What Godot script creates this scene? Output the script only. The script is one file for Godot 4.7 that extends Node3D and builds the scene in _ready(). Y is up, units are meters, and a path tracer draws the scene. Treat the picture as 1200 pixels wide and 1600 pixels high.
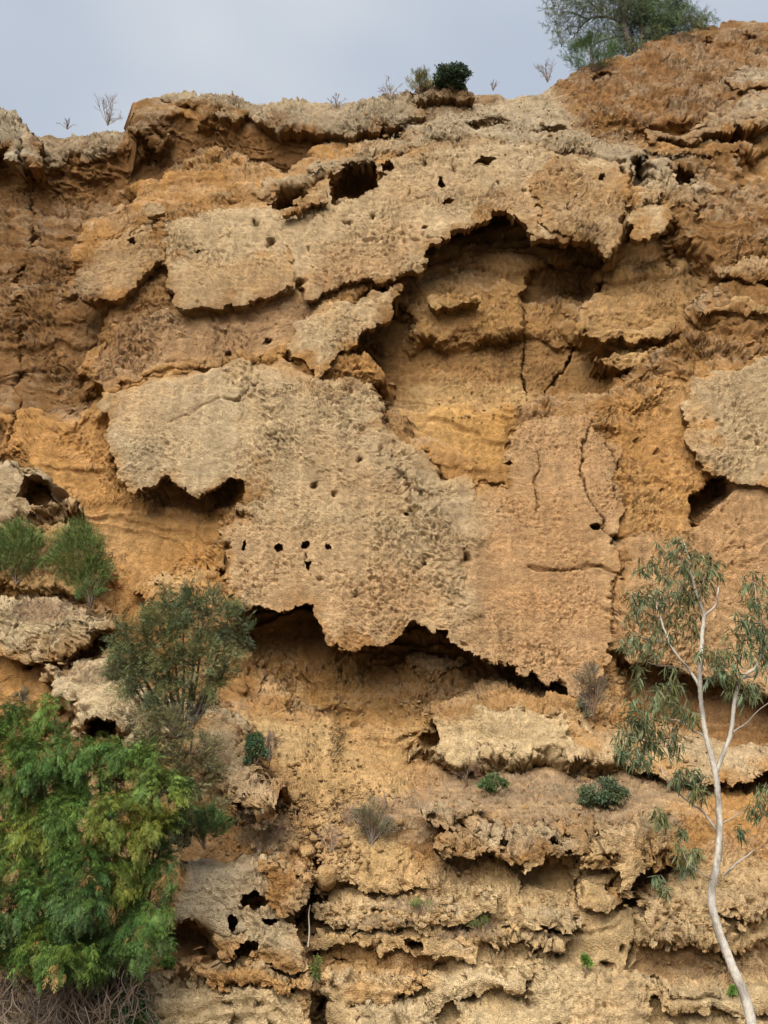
extends Node3D
# A weathered sandstone river cliff seen from its foot, with a gum tree, shrubs and dry grass.
# Everything is placed in metres: x to the right, y up, the cliff about 30 to 42 m away along -z.

const EYE := Vector3(0, 1.7, 0)
const PITCH := 22.5
const FOV := 50.0
var sinp := sin(deg_to_rad(PITCH))
var cosp := cos(deg_to_rad(PITCH))
var foc := 800.0 / tan(deg_to_rad(FOV * 0.5))
var rng := RandomNumberGenerator.new()


func _ready() -> void:
	rng.seed = 20240
	var cam := Camera3D.new()
	cam.name = "camera"
	cam.position = EYE
	cam.rotation_degrees = Vector3(PITCH, 0, 0)
	cam.fov = FOV
	cam.near = 0.1
	cam.far = 3000.0
	add_child(cam)
	cam.current = true
	var we := WorldEnvironment.new()
	we.name = "world_environment"
	var env := Environment.new()
	env.background_mode = Environment.BG_SKY
	var sky := Sky.new()
	var sm := PanoramaSkyMaterial.new()
	sm.panorama = overcast_sky()
	sm.energy_multiplier = 0.195
	sky.sky_material = sm
	env.sky = sky
	env.tonemap_mode = Environment.TONE_MAPPER_LINEAR
	env.tonemap_exposure = 5.6
	env.sdfgi_enabled = true
	env.ssao_enabled = true
	env.ssil_enabled = true
	we.environment = env
	add_child(we)
	var sun := DirectionalLight3D.new()
	sun.name = "sun"
	sun.light_energy = 0.5
	sun.light_angular_distance = 55.0
	sun.light_color = Color(1.0, 0.955, 0.88)
	sun.shadow_enabled = true
	add_child(sun)
	sun.look_at_from_position(Vector3(-9, 40, 26), Vector3(0, 10, -14), Vector3.UP)
	make_materials()
	build_ground()
	build_cliff()
	build_plants()


# ---------------------------------------------------------------- sky
func overcast_sky() -> ImageTexture:
	var w := 1024
	var h := 512
	var n := FastNoiseLite.new()
	n.seed = 5
	n.noise_type = FastNoiseLite.TYPE_SIMPLEX_SMOOTH
	n.frequency = 1.3
	n.fractal_octaves = 4
	n.fractal_gain = 0.45
	var data := PackedByteArray()
	data.resize(w * h * 3)
	var k := 0
	for j in h:
		var up := (0.5 - (j + 0.5) / h) * PI
		var y := sin(up)
		var c := cos(up)
		for i in w:
			var r := Color(0.60, 0.655, 0.725)
			if y > -0.02:
				var a := (i + 0.5) / w * TAU
				var v := n.get_noise_3d(cos(a) * c * 1.2, y * 2.2, sin(a) * c * 1.2)
				var t := smoothstep(-0.35, 0.45, v)
				r = Color(0.70, 0.74, 0.80).lerp(Color(0.815, 0.835, 0.86), t)
				r = r.lerp(Color(0.76, 0.79, 0.83), 0.5 * pow(1.0 - maxf(y, 0.0), 4.0))
			data[k] = int(r.r * 255.0)
			data[k + 1] = int(r.g * 255.0)
			data[k + 2] = int(r.b * 255.0)
			k += 3
	var im := Image.create_from_data(w, h, false, Image.FORMAT_RGB8, data)
	return ImageTexture.create_from_image(im)


# ---------------------------------------------------------------- helpers
func ray(px: float, py: float) -> Vector3:
	var cx := (px - 600.0) / foc
	var cy := (800.0 - py) / foc
	return Vector3(cx, cy * cosp + sinp, cy * sinp - cosp)

func at(px: float, py: float, depth: float) -> Vector3:      # the point that far along -z in that direction
	var r := ray(px, py)
	return EYE + r * (depth / -r.z)

func pairs(t: String) -> PackedVector2Array:
	var o := PackedVector2Array()
	for w in t.split(" ", false):
		var q := w.split(",")
		o.append(Vector2(float(q[0]), float(q[1])))
	return o

func noise(sd: int, f: float, oct: int, kind := 0, warp := 0.0) -> FastNoiseLite:
	var n := FastNoiseLite.new()
	n.seed = sd
	n.frequency = f
	n.fractal_octaves = oct
	if kind == 2:
		n.noise_type = FastNoiseLite.TYPE_CELLULAR
		n.cellular_return_type = FastNoiseLite.RETURN_DISTANCE
		n.fractal_type = FastNoiseLite.FRACTAL_NONE
	else:
		n.noise_type = FastNoiseLite.TYPE_SIMPLEX_SMOOTH if kind == 0 else FastNoiseLite.TYPE_SIMPLEX
		n.fractal_type = FastNoiseLite.FRACTAL_RIDGED if kind == 1 else FastNoiseLite.FRACTAL_FBM
	if warp > 0.0:
		n.domain_warp_enabled = true
		n.domain_warp_amplitude = warp
		n.domain_warp_frequency = f * 0.8
		n.domain_warp_fractal_type = FastNoiseLite.DOMAIN_WARP_FRACTAL_NONE
	return n

var taken := {}
func numbered(n: String) -> String:
	var k: int = taken.get(n, 0)
	taken[n] = k + 1
	return n if k == 0 else "%s_%03d" % [n, k]

func tag(o: Node, label: String, category: String, group := "", kind := "") -> void:
	if label: o.set_meta("label", label)
	if category: o.set_meta("category", category)
	if group: o.set_meta("group", group)
	if kind: o.set_meta("kind", kind)

func base(called: String, where: Vector3, label := "", category := "", group := "") -> Node3D:
	var o := Node3D.new()
	o.name = numbered(called)
	o.position = where
	add_child(o)
	tag(o, label, category, group)
	return o

func mesh_node(called: String, mesh: Mesh, mat: Material, parent: Node) -> MeshInstance3D:
	var o := MeshInstance3D.new()
	o.name = called if parent != self else numbered(called)
	o.mesh = mesh
	o.material_override = mat
	o.cast_shadow = GeometryInstance3D.SHADOW_CASTING_SETTING_ON
	parent.add_child(o, true)
	return o

var rock_mat: StandardMaterial3D
var bark_mat: StandardMaterial3D
var twig_mat: StandardMaterial3D
var leaf_mat: StandardMaterial3D
var soil_mat: StandardMaterial3D
var straw_mat: StandardMaterial3D

func make_materials() -> void:
	var gr := noise(31, 0.03, 4)
	gr.fractal_gain = 0.62
	var im := gr.get_seamless_image(512, 512)
	var worm := noise(32, 0.035, 3, 1, 18.0)
	var im2 := worm.get_seamless_image(512, 512)
	var a := im.get_data()
	var b := im2.get_data()
	var step_px := int(a.size() / (512 * 512))
	var step_p2 := int(b.size() / (512 * 512))
	var al := PackedByteArray()
	al.resize(512 * 512)
	var hm := PackedByteArray()
	hm.resize(512 * 512)
	for k in 512 * 512:
		var g := a[k * step_px] / 255.0
		var m := b[k * step_p2] / 255.0
		al[k] = int(255.0 * clampf(0.92 + 0.26 * (g - 0.5) + 0.10 * (m - 0.5), 0.0, 1.0))
		hm[k] = int(255.0 * clampf(0.5 * g + 0.5 * m, 0.0, 1.0))
	var at_ := ImageTexture.create_from_image(Image.create_from_data(512, 512, false, Image.FORMAT_L8, al))
	var ht := ImageTexture.create_from_image(Image.create_from_data(512, 512, false, Image.FORMAT_L8, hm))
	rock_mat = StandardMaterial3D.new()
	rock_mat.resource_name = "sandstone"
	rock_mat.vertex_color_use_as_albedo = true
	rock_mat.albedo_texture = at_
	rock_mat.roughness = 0.95
	rock_mat.metallic_specular = 0.2
	rock_mat.uv1_triplanar = true
	rock_mat.uv1_world_triplanar = true
	rock_mat.uv1_scale = Vector3(0.8, 0.8, 0.8)
	rock_mat.heightmap_enabled = true
	rock_mat.heightmap_texture = ht
	rock_mat.heightmap_scale = 18.0
	soil_mat = rock_mat.duplicate()
	soil_mat.resource_name = "soil"
	soil_mat.vertex_color_use_as_albedo = false
	soil_mat.albedo_color = Color(0.44, 0.33, 0.20).linear_to_srgb()
	bark_mat = StandardMaterial3D.new()
	bark_mat.resource_name = "bark"
	bark_mat.vertex_color_use_as_albedo = true
	bark_mat.albedo_texture = at_
	bark_mat.uv1_triplanar = true
	bark_mat.uv1_scale = Vector3(1.6, 0.5, 1.6)
	bark_mat.heightmap_enabled = true
	bark_mat.heightmap_texture = ht
	bark_mat.heightmap_scale = 2.0
	bark_mat.roughness = 0.8
	bark_mat.metallic_specular = 0.3
	twig_mat = StandardMaterial3D.new()
	twig_mat.resource_name = "twig"
	twig_mat.vertex_color_use_as_albedo = true
	twig_mat.roughness = 0.9
	twig_mat.metallic_specular = 0.2
	leaf_mat = StandardMaterial3D.new()
	leaf_mat.resource_name = "leaf"
	leaf_mat.vertex_color_use_as_albedo = true
	leaf_mat.roughness = 0.55
	leaf_mat.metallic_specular = 0.35
	leaf_mat.cull_mode = BaseMaterial3D.CULL_DISABLED
	leaf_mat.backlight_enabled = true
	leaf_mat.backlight = Color(0.10, 0.13, 0.04)
	straw_mat = StandardMaterial3D.new()
	straw_mat.resource_name = "straw"
	straw_mat.vertex_color_use_as_albedo = true
	straw_mat.roughness = 0.85
	straw_mat.cull_mode = BaseMaterial3D.CULL_DISABLED


func build_ground() -> void:
	var st := SurfaceTool.new()
	st.begin(Mesh.PRIMITIVE_TRIANGLES)
	var n := noise(77, 0.15, 3)
	var xs := PackedFloat32Array()
	for i in 61:
		var t := (i - 30) / 30.0
		xs.append(60.0 * t + 840.0 * t * t * t * t * t)
	for j in 61:
		for i in 61:
			var x := xs[i]
			var z := xs[j] + 6.0
			st.set_normal(Vector3.UP)
			st.add_vertex(Vector3(x, n.get_noise_2d(x, z) * 0.12 - 0.05, z))
	for j in 60:
		for i in 60:
			var k := j * 61 + i
			for q in [k, k + 1, k + 61, k + 1, k + 62, k + 61]:
				st.add_index(q)
	st.generate_normals()
	var g := mesh_node("ground", st.commit(), soil_mat, self)
	tag(g, "bare sandy brown ground at the foot of the cliff", "ground", "", "structure")


# ---------------------------------------------------------------- cliff: base profile
const PROFILE := [[-3.0, -28.3], [0.0, -29.0], [3.5, -30.0], [5.4, -31.0], [6.6, -33.4], [8.2, -35.4], [11.0, -36.2], [20.0, -37.0], [30.0, -38.2], [38.0, -40.5], [46.0, -44.0], [60.0, -50.0]]
func zbase(y: float) -> float:
	for k in PROFILE.size() - 1:
		if y < PROFILE[k + 1][0] or k == PROFILE.size() - 2:
			var t: float = (y - PROFILE[k][0]) / (PROFILE[k + 1][0] - PROFILE[k][0])
			return lerpf(PROFILE[k][1], PROFILE[k + 1][1], t)
	return -36.0

func face(px: float, py: float, off: float) -> Vector2:      # where on the face something standing that far proud of it lies
	var r := ray(px, py)
	var d := 36.0
	for k in 14:
		d = lerpf(d, -(zbase(EYE.y + r.y * d / -r.z) + off), 0.7)
	return Vector2(r.x, r.y) * (d / -r.z) + Vector2(EYE.x, EYE.y)

const RIM := "-700,230 -300,205 -120,190 0,174 25,182 45,200 90,199 135,197 195,183 207,152 255,146 300,143 345,151 400,162 470,159 540,163 620,150 655,138 690,131 722,135 790,138 845,131 880,118 930,90 985,78 1010,60 1060,48 1100,37 1150,29 1200,26 1350,10 1600,-30 1900,-60"
var rim_x := PackedFloat32Array()
var rim_y := PackedFloat32Array()
func rim(x: float) -> float:
	if x <= rim_x[0]: return rim_y[0]
	for k in rim_x.size() - 1:
		if x < rim_x[k + 1]:
			return lerpf(rim_y[k], rim_y[k + 1], (x - rim_x[k]) / (rim_x[k + 1] - rim_x[k]))
	return rim_y[rim_y.size() - 1]

# ---------------------------------------------------------------- cliff: coarse fields
const NS := 840          # columns inside the frame's breadth
const NX := 80           # wider columns each side, for a step to the side
const NC := NS + 2 * NX
const NR := 1000         # rows from foot to rim
const NP := 14           # rows across the flat top behind the rim
const FOOT := -1.6

# One sheet of rock: layer 0 is the whole face behind; every other layer is a slab or ledge standing in front of it with a broken edge.
class Layer:
	var called := ""
	var label := ""
	var i0 := 0
	var i1 := 0
	var j0 := 0
	var j1 := 0
	var w := 0
	var thick := 0.5
	var z := PackedFloat32Array()
	var r := PackedFloat32Array()
	var g := PackedFloat32Array()
	var b := PackedFloat32Array()
	var ro := PackedFloat32Array()
	var sr := PackedFloat32Array()
	var pt := PackedFloat32Array()
	var d := PackedFloat32Array()
	func size_to(n: int) -> void:
		z.resize(n)
		r.resize(n)
		g.resize(n)
		b.resize(n)
		ro.resize(n)
		sr.resize(n)
		pt.resize(n)
		d.resize(n)

var layers: Array[Layer] = []
var named := {}
var S := PackedFloat32Array()
var gu := PackedFloat32Array()
var gv := PackedFloat32Array()
var wx := PackedFloat32Array()
var wy := PackedFloat32Array()
var row_lo := PackedFloat32Array()
var row_hi := PackedFloat32Array()
var n_edge: FastNoiseLite

const OCHRE := Color(0.53, 0.30, 0.115)
const SAND := Color(0.59, 0.405, 0.20)
const PALE := Color(0.54, 0.405, 0.248)
const LICHEN := Color(0.43, 0.375, 0.28)
const CREAM := Color(0.58, 0.465, 0.30)
const GREY := Color(0.50, 0.39, 0.25)
const BROWN := Color(0.235, 0.128, 0.055)
const RUST := Color(0.30, 0.165, 0.075)
const DARK := Color(0.17, 0.095, 0.045)
const PINK := Color(0.51, 0.325, 0.175)

func half(t: float) -> float:
	return lerpf(11.0, 20.5, t)

func spread(t: float) -> float:                              # finer rows at the foot, which is nearest
	return t * (0.72 + 0.28 * t)

# One piece of relief. The outline is lowered to a coarse distance field, then every grid point inside its reach is set to (or moved by) `off`.
# With `slab`, the outline becomes a layer of its own; with `on`, it works on that layer.
func feat(t: String, off: float, o: Dictionary) -> void:
	var pts := PackedVector2Array()
	for q in pairs(t):
		pts.append(face(q.x, q.y, o.get("at", off)))
	shape(pts, off, o)

func shape(pts: PackedVector2Array, off: float, o: Dictionary) -> void:
	var line: float = o.get("line", 0.0)
	var add: bool = o.get("add", line > 0.0)
	var ft: float = o.get("ft", 0.5)
	var fb: float = o.get("fb", 0.1)
	var fs: float = o.get("fs", fb)
	var jag: float = o.get("jag", 0.3)
	var cm: float = o.get("cm", 1.0 if o.has("col") else 0.0)
	var col: Color = o.get("col", OCHRE)
	var cf: float = o.get("cf", 0.35)
	var ro: float = o.get("rough", -1.0)
	var sr: float = o.get("strata", -1.0)
	var pi_: float = o.get("pit", -1.0)
	var ramp: float = o.get("ramp", 0.0)                     # extra offset per metre going down from the middle
	var grow: float = o.get("grow", 0.0)                     # runs on upwards behind what stands in front
	var cut: bool = o.get("cut", false)                      # a hole clean through a slab
	var slab: bool = o.has("slab")
	var reach := maxf(maxf(ft, fb), cf) + jag * 1.2 + 0.1 + grow
	var lo := pts[0]
	var hi := pts[0]
	for p in pts:
		lo = lo.min(p)
		hi = hi.max(p)
	var midy := (lo.y + hi.y) * 0.5
	lo -= Vector2(reach + line, reach + line)
	hi += Vector2(reach + line, reach + line)
	var h := clampf(maxf(hi.x - lo.x, hi.y - lo.y) / 90.0, 0.05, 0.17)
	var nx := int((hi.x - lo.x) / h) + 3
	var ny := int((hi.y - lo.y) / h) + 3
	var sd := PackedFloat32Array()
	sd.resize(nx * ny)
	var up := PackedFloat32Array()
	up.resize(nx * ny)
	var n := pts.size()
	var segs := n if line == 0.0 else n - 1
	for j in ny:
		for i in nx:
			var p := lo + Vector2(i, j) * h
			var best := 1e9
			var bq := p
			for k in segs:
				var q := Geometry2D.get_closest_point_to_segment(p, pts[k], pts[(k + 1) % n])
				var d := p.distance_squared_to(q)
				if d < best:
					best = d
					bq = q
			best = sqrt(best)
			var e := (bq.y - p.y) / maxf(best, 0.001)
			if line > 0.0:
				sd[j * nx + i] = line - best
			elif Geometry2D.is_point_in_polygon(p, pts):
				sd[j * nx + i] = best
				up[j * nx + i] = e
			else:
				sd[j * nx + i] = -best
				up[j * nx + i] = -e
	# the window of grid rows and columns that it can touch
	var ja := NR
	var jb := -1
	var ia := NC
	var ib := -1
	for j in NR:
		if row_hi[j] < lo.y or row_lo[j] > hi.y: continue
		ja = mini(ja, j)
		jb = maxi(jb, j)
		var hw := half(j / float(NR - 1))
		ia = mini(ia, S.bsearch(lo.x / hw))
		ib = maxi(ib, S.bsearch(hi.x / hw))
	ia = maxi(ia - 1, 0)
	ib = mini(ib + 1, NC - 1)
	if ja > jb or ia > ib: return
	var goals: Array[Layer] = []
	var made: Layer = null
	if slab:
		made = Layer.new()
		made.called = o.slab
		made.label = o.get("label", "")
		made.thick = o.get("thick", 0.5)
		made.i0 = ia
		made.i1 = ib
		made.j0 = ja
		made.j1 = jb
		made.w = ib - ia + 1
		made.size_to(made.w * (jb - ja + 1))
		made.d.fill(-1.0)
		goals.append(made)
	elif o.has("on"):
		goals.append(named[o.on])
	elif add or cut:
		goals.assign(layers)
	else:
		goals.append(layers[0])
	var under: Layer = named[o.over] if o.has("over") else layers[0]
	var round_: float = o.get("round", 0.14)
	var back := layers[0]
	for L in goals:
		for j in range(maxi(ja, L.j0), mini(jb, L.j1) + 1):
			for i in range(maxi(ia, L.i0), mini(ib, L.i1) + 1):
				var k := j * NC + i
				var x := gu[k]
				var y := gv[k]
				if x < lo.x or x > hi.x or y < lo.y or y > hi.y:
					continue
				var fx := clampf((x + wx[k] * jag - lo.x) / h, 0.0, nx - 1.01)
				var fy := clampf((y + wy[k] * jag - lo.y) / h, 0.0, ny - 1.01)
				var ix := int(fx)
				var iy := int(fy)
				fx -= ix
				fy -= iy
				var q := iy * nx + ix
				var d := lerpf(lerpf(sd[q], sd[q + 1], fx), lerpf(sd[q + nx], sd[q + nx + 1], fx), fy)
				var e := up[q]
				if slab or cut: d += n_edge.get_noise_2d(x, y) * (0.30 if slab else 0.10)
				if grow > 0.0: d += grow * maxf(e, 0.0)
				if d < -reach:
					continue
				var f := lerpf(fs, ft, e) if e > 0.0 else lerpf(fs, fb, -e)
				var l := (j - L.j0) * L.w + i - L.i0
				if slab:
					L.d[l] = d
					var soft := clampf((f - 0.28) / 0.3, 0.0, 1.0)
					var uk := (j - under.j0) * under.w + i - under.i0
					var inu := i >= under.i0 and i <= under.i1 and j >= under.j0 and j <= under.j1
					var zu: float = under.z[uk] if inu else back.z[k]
					if inu and under != back and under.d[uk] < 0.05: zu = back.z[k]
					var full := off + ramp * (midy - y)
					var zs := lerpf(zu - 0.12, full, smoothstep(0.0, maxf(f, 0.3), d))
					var lip := 1.0 - clampf(d / round_, 0.0, 1.0)
					var zh := full - round_ * 0.55 * lip * lip
					L.z[l] = lerpf(zh, zs, soft)
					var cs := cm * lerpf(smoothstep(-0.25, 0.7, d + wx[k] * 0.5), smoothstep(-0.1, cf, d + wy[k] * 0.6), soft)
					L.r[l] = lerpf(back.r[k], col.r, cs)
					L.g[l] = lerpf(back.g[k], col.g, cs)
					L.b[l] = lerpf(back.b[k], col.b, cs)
					L.ro[l] = ro if ro >= 0.0 else back.ro[k]
					L.sr[l] = sr if sr >= 0.0 else 0.08
					L.pt[l] = pi_ if pi_ >= 0.0 else back.pt[k]
					continue
				if cut and L != back:
					L.d[l] = minf(L.d[l], -d)
					continue
				var w := smoothstep(-f * 0.5, f * 0.5, d)
				if w > 0.0:
					if add:
						L.z[l] += (off + ramp * (midy - y)) * w
					else:
						L.z[l] = lerpf(L.z[l], off + ramp * (midy - y), w)
					if ro >= 0.0: L.ro[l] = lerpf(L.ro[l], ro, w)
					if sr >= 0.0: L.sr[l] = lerpf(L.sr[l], sr, w)
					if pi_ >= 0.0: L.pt[l] = lerpf(L.pt[l], pi_, w)
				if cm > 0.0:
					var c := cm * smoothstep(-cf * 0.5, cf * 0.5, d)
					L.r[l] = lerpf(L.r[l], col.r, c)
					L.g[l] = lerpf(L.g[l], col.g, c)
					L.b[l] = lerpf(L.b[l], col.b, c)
	if slab:                                                 # what lies behind it steps back, so that nothing pokes through
		layers.append(made)
		if o.has("key"): named[o.key] = made
		for j in range(ja, jb + 1):
			for i in range(ia, ib + 1):
				var l := (j - ja) * made.w + i - ia
				var d := made.d[l]
				if d > 0.1:
					var k := j * NC + i
					var t := smoothstep(0.1, 0.6, d)
					t *= smoothstep(float(NR - 1), NR - 45.0, j)      # but not at the rim, where it would let the sky through
					back.z[k] = lerpf(back.z[k], minf(back.z[k], made.z[l] - 0.55), t)
					back.ro[k] = lerpf(back.ro[k], 0.8, t)

func hole(px: float, py: float, rx: float, ry: float, depth := 0.5, at_ := 0.3) -> void:
	var c := face(px, py, at_)
	var m := face(px + 10.0, py, at_).distance_to(c) / 10.0
	var my := face(px, py + 10.0, at_).distance_to(c) / 10.0
	var p := PackedVector2Array()
	for k in 12:
		var a := k * TAU / 12.0
		var f := rng.randf_range(0.75, 1.2)
		p.append(c + Vector2(cos(a) * rx * m, sin(a) * ry * my) * f)
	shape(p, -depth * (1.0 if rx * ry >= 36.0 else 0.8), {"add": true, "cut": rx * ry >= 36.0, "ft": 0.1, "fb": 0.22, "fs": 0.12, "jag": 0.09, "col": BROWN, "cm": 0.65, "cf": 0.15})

func build_cliff() -> void:
	var t0 := Time.get_ticks_msec()
	for q in pairs(RIM):
		var p := face(q.x, q.y, 0.6)
		rim_x.append(p.x)
		rim_y.append(p.y)
	for i in NC:
		var k := i - NX
		if k < 0: S.append(-1.0 + k * 0.03 - k * k * 0.0012 * 1.0)
		elif k >= NS: S.append(1.0 + (k - NS + 1) * 0.03 + (k - NS + 1) * (k - NS + 1) * 0.0012)
		else: S.append(-1.0 + 2.0 * k / (NS - 1.0))
	for i in NX:                                             # keep the outer columns in order
		var k := float(NX - i)
		S[i] = -1.0 - k * 0.006 - k * k * 0.00007
		S[NC - 1 - i] = 1.0 + k * 0.006 + k * k * 0.00007
	var total := NC * NR
	for a in [gu, gv, wx, wy]:
		a.resize(total)
	var L := Layer.new()
	L.called = "rock_face"
	L.i1 = NC - 1
	L.j1 = NR - 1
	L.w = NC
	L.size_to(total)
	layers.append(L)
	row_lo.resize(NR)
	row_hi.resize(NR)
	n_edge = noise(14, 1.3, 5)
	n_edge.fractal_gain = 0.6
	var n_w := noise(11, 0.55, 2)
	var n_big := noise(12, 0.085, 3)
	var n_rim := noise(13, 0.5, 4)
	var top := PackedFloat32Array()
	for i in NC:
		var x := S[i] * half(1.0)
		top.append(rim(x) + n_rim.get_noise_1d(x) * 0.45)
	var mean := PackedFloat32Array()
	for i in NC:
		var s := 0.0
		var c := 0.0
		for q in range(-60, 61, 4):
			var w := 1.0 - absf(q) / 64.0
			s += top[clampi(i + q, 0, NC - 1)] * w
			c += w
		mean.append(s / c)
	for j in NR:
		var t := j / float(NR - 1)
		var hw := half(t)
		var sp := spread(t)
		row_lo[j] = 1e9
		row_hi[j] = -1e9
		for i in NC:
			var k := j * NC + i
			var x := S[i] * hw
			var y := FOOT + (lerpf(mean[i], top[i], smoothstep(0.86, 1.0, t)) - FOOT) * sp
			gu[k] = x
			gv[k] = y
			row_lo[j] = minf(row_lo[j], y)
			row_hi[j] = maxf(row_hi[j], y)
			wx[k] = n_w.get_noise_2d(x, y) * 1.6
			wy[k] = n_w.get_noise_2d(x + 71.0, y - 33.0) * 1.6
			var b := n_big.get_noise_2d(x, y * 1.5)
			L.z[k] = b * 0.5
			var m := clampf(0.5 + 1.2 * b, 0.0, 1.0)
			L.r[k] = lerpf(BROWN.r, OCHRE.r, 0.4 + 0.5 * m)
			L.g[k] = lerpf(BROWN.g, OCHRE.g, 0.4 + 0.5 * m)
			L.b[k] = lerpf(BROWN.b, OCHRE.b, 0.4 + 0.5 * m)
			L.ro[k] = 1.0
			L.sr[k] = 0.6
			L.pt[k] = 0.3
	print("base ", Time.get_ticks_msec() - t0)
	carve()
	print("carve ", Time.get_ticks_msec() - t0)
	var B := layers[0]
	for j in range(NR - 80, NR):                             # the rim itself stays whole above the hollows
		for i in NC:
			B.z[j * NC + i] = lerpf(B.z[j * NC + i], maxf(B.z[j * NC + i], -0.05), smoothstep(NR - 80.0, NR - 22.0, j))
	finish_cliff()
	print("finish ", Time.get_ticks_msec() - t0)

func carve() -> void:
	# --- great masses -----------------------------------------------------------------------------
	# upper left: rough brown wall set back under the capping ledge
	feat("-300,240 40,265 200,232 345,235 500,235 640,205 640,240 500,262 420,300 330,312 235,330 150,365 108,465 180,480 150,560 145,620 170,720 120,760 -300,720", -1.5, {"grow": 0.55, "ft": 0.5, "fb": 1.4, "jag": 0.4, "col": BROWN, "cm": 0.95, "rough": 1.055, "strata": 1.1, "pit": 0.2})
	feat("200,290 330,240 450,270 480,280 420,302 330,310 240,330 200,340", -0.55, {"ft": 1.6, "fb": 1.0, "jag": 0.5, "col": OCHRE, "cm": 0.8, "cf": 1.2, "rough": 1.05})
	feat("0,640 130,640 165,700 200,800 150,830 60,760 0,700", -0.7, {"ft": 0.8, "fb": 0.8, "jag": 0.4, "col": OCHRE, "cf": 0.8, "rough": 0.6, "strata": 0.4})
	feat("20,470 140,470 160,520 120,560 30,540", -1.25, {"grow": 0.55, "ft": 0.5, "fb": 1.6, "jag": 0.4, "rough": 1.05})
	# upper right bluff, very rough and rusty
	feat("845,95 880,88 930,58 1010,28 1100,6 1200,-10 1500,-60 1500,640 1130,560 1000,600 960,470 1060,330 1110,300 1000,240 900,205", 0.15, {"ft": 1.0, "fb": 1.6, "jag": 0.5, "col": BROWN, "cm": 0.55, "cf": 1.0, "rough": 1.5, "strata": 0.9, "pit": 0.9})
	feat("850,120 880,92 930,64 1010,34 1100,15 1200,4 1400,-20 1400,150 1200,140 1130,215 1060,225 960,190", 0.35, {"ft": 0.8, "fb": 1.2, "jag": 0.5, "col": RUST, "cm": 0.85, "cf": 0.9, "rough": 1.75, "strata": 0.5, "pit": 1.2})
	feat("1000,215 1100,205 1200,190 1300,180 1300,235 1180,240 1060,236 1000,238", -0.25, {"ft": 0.4, "fb": 0.9, "jag": 0.4, "col": OCHRE, "cm": 0.5, "rough": 1.0})
	feat("1010,205 1060,198 1100,180 1150,155 1200,130 1320,100 1320,150 1200,190 1110,205 1060,220 1010,222", 0.75, {"ft": 0.6, "fb": 0.16, "jag": 0.4, "col": LICHEN, "cm": 0.6, "cf": 0.6, "rough": 1.19, "slab": "rock_shelf", "thick": 0.90, "round": 0.22})
	feat("1130,120 1160,105 1200,100 1300,90 1300,120 1200,130 1150,140", 0.7, {"ft": 0.6, "fb": 0.16, "jag": 0.3, "col": LICHEN, "cm": 0.6, "rough": 1.14, "slab": "rock_shelf", "thick": 0.90, "round": 0.22})
	feat("1150,265 1200,245 1300,240 1300,320 1200,300 1150,290", -0.7, {"ft": 0.15, "fb": 1.2, "jag": 0.3, "col": OCHRE, "cm": 0.7, "rough": 0.7})
	feat("1110,410 1200,395 1320,390 1320,450 1200,440 1120,430", 0.5, {"ft": 0.5, "fb": 0.14, "jag": 0.3, "col": PALE, "cm": 0.6, "rough": 0.9, "slab": "rock_shelf", "thick": 0.6, "round": 0.25})
	feat("1130,455 1200,446 1300,450 1300,470 1180,475", -0.6, {"ft": 0.12, "fb": 0.7, "jag": 0.3})
	# the shoulder above the upper slab: slope of grey rubble running up to the rim
	feat("400,300 520,255 640,215 650,180 625,120 690,100 790,105 850,100 900,205 1000,240 1110,300 1050,320 900,240 760,225 600,245 480,300", 0.15, {"ft": 0.8, "fb": 1.5, "jag": 0.4, "col": LICHEN, "cm": 0.75, "cf": 1.4, "rough": 1.15, "strata": 0.5, "pit": 0.3, "ramp": 0.1})
	feat("610,170 640,110 690,103 780,110 800,150 740,165 690,185 640,185", 0.1, {"ft": 0.8, "fb": 0.8, "jag": 0.4, "col": BROWN, "cm": 0.7, "cf": 0.7, "rough": 1.19})
	feat("650,116 690,95 720,100 735,150 690,152 655,158", 0.8, {"ft": 0.5, "fb": 0.14, "jag": 0.3, "col": LICHEN, "cm": 0.5, "rough": 1.10, "slab": "rock_ledge", "thick": 1.30, "round": 0.40})
	# --- capping ledge of the left rim ------------------------------------------------------------
	feat("-300,185 -120,165 0,146 25,154 45,174 60,240 45,262 20,250 0,225 -300,260", 0.7, {"ft": 0.6, "fb": 0.14, "jag": 0.35, "col": LICHEN, "rough": 1.19, "slab": "capping_ledge", "thick": 1.40, "round": 0.35, "label": "lichen grey capping ledge above a dark crack"})
	feat("55,165 130,160 195,150 205,200 190,228 130,245 60,245", 0.0, {"ft": 0.5, "fb": 0.6, "jag": 0.4, "col": LICHEN, "cm": 0.6, "rough": 1.23, "pit": 0.8})
	feat("196,190 203,118 255,110 300,108 350,118 400,135 420,178 330,178 270,168 260,195 230,215 205,212", 0.35, {"ft": 0.4, "fb": 0.6, "jag": 0.35, "col": DARK, "cm": 0.65, "cf": 0.6, "rough": 1.23})
	feat("270,170 330,166 345,178 400,184 430,198 480,204 525,212 545,208 640,193 655,175 640,125 540,130 470,125 400,128 345,118 300,112 262,115", 0.5, {"ft": 0.5, "fb": 0.14, "jag": 0.35, "col": LICHEN, "cm": 0.7, "rough": 1.10, "slab": "capping_ledge", "thick": 1.40, "round": 0.35})
	feat("345,192 400,198 440,210 500,216 535,226 530,250 480,252 420,246 360,228", -1.9, {"ft": 0.12, "fb": 1.3, "jag": 0.3, "col": DARK, "cm": 0.5, "cf": 0.8, "rough": 1.0, "strata": 0.2})
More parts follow.
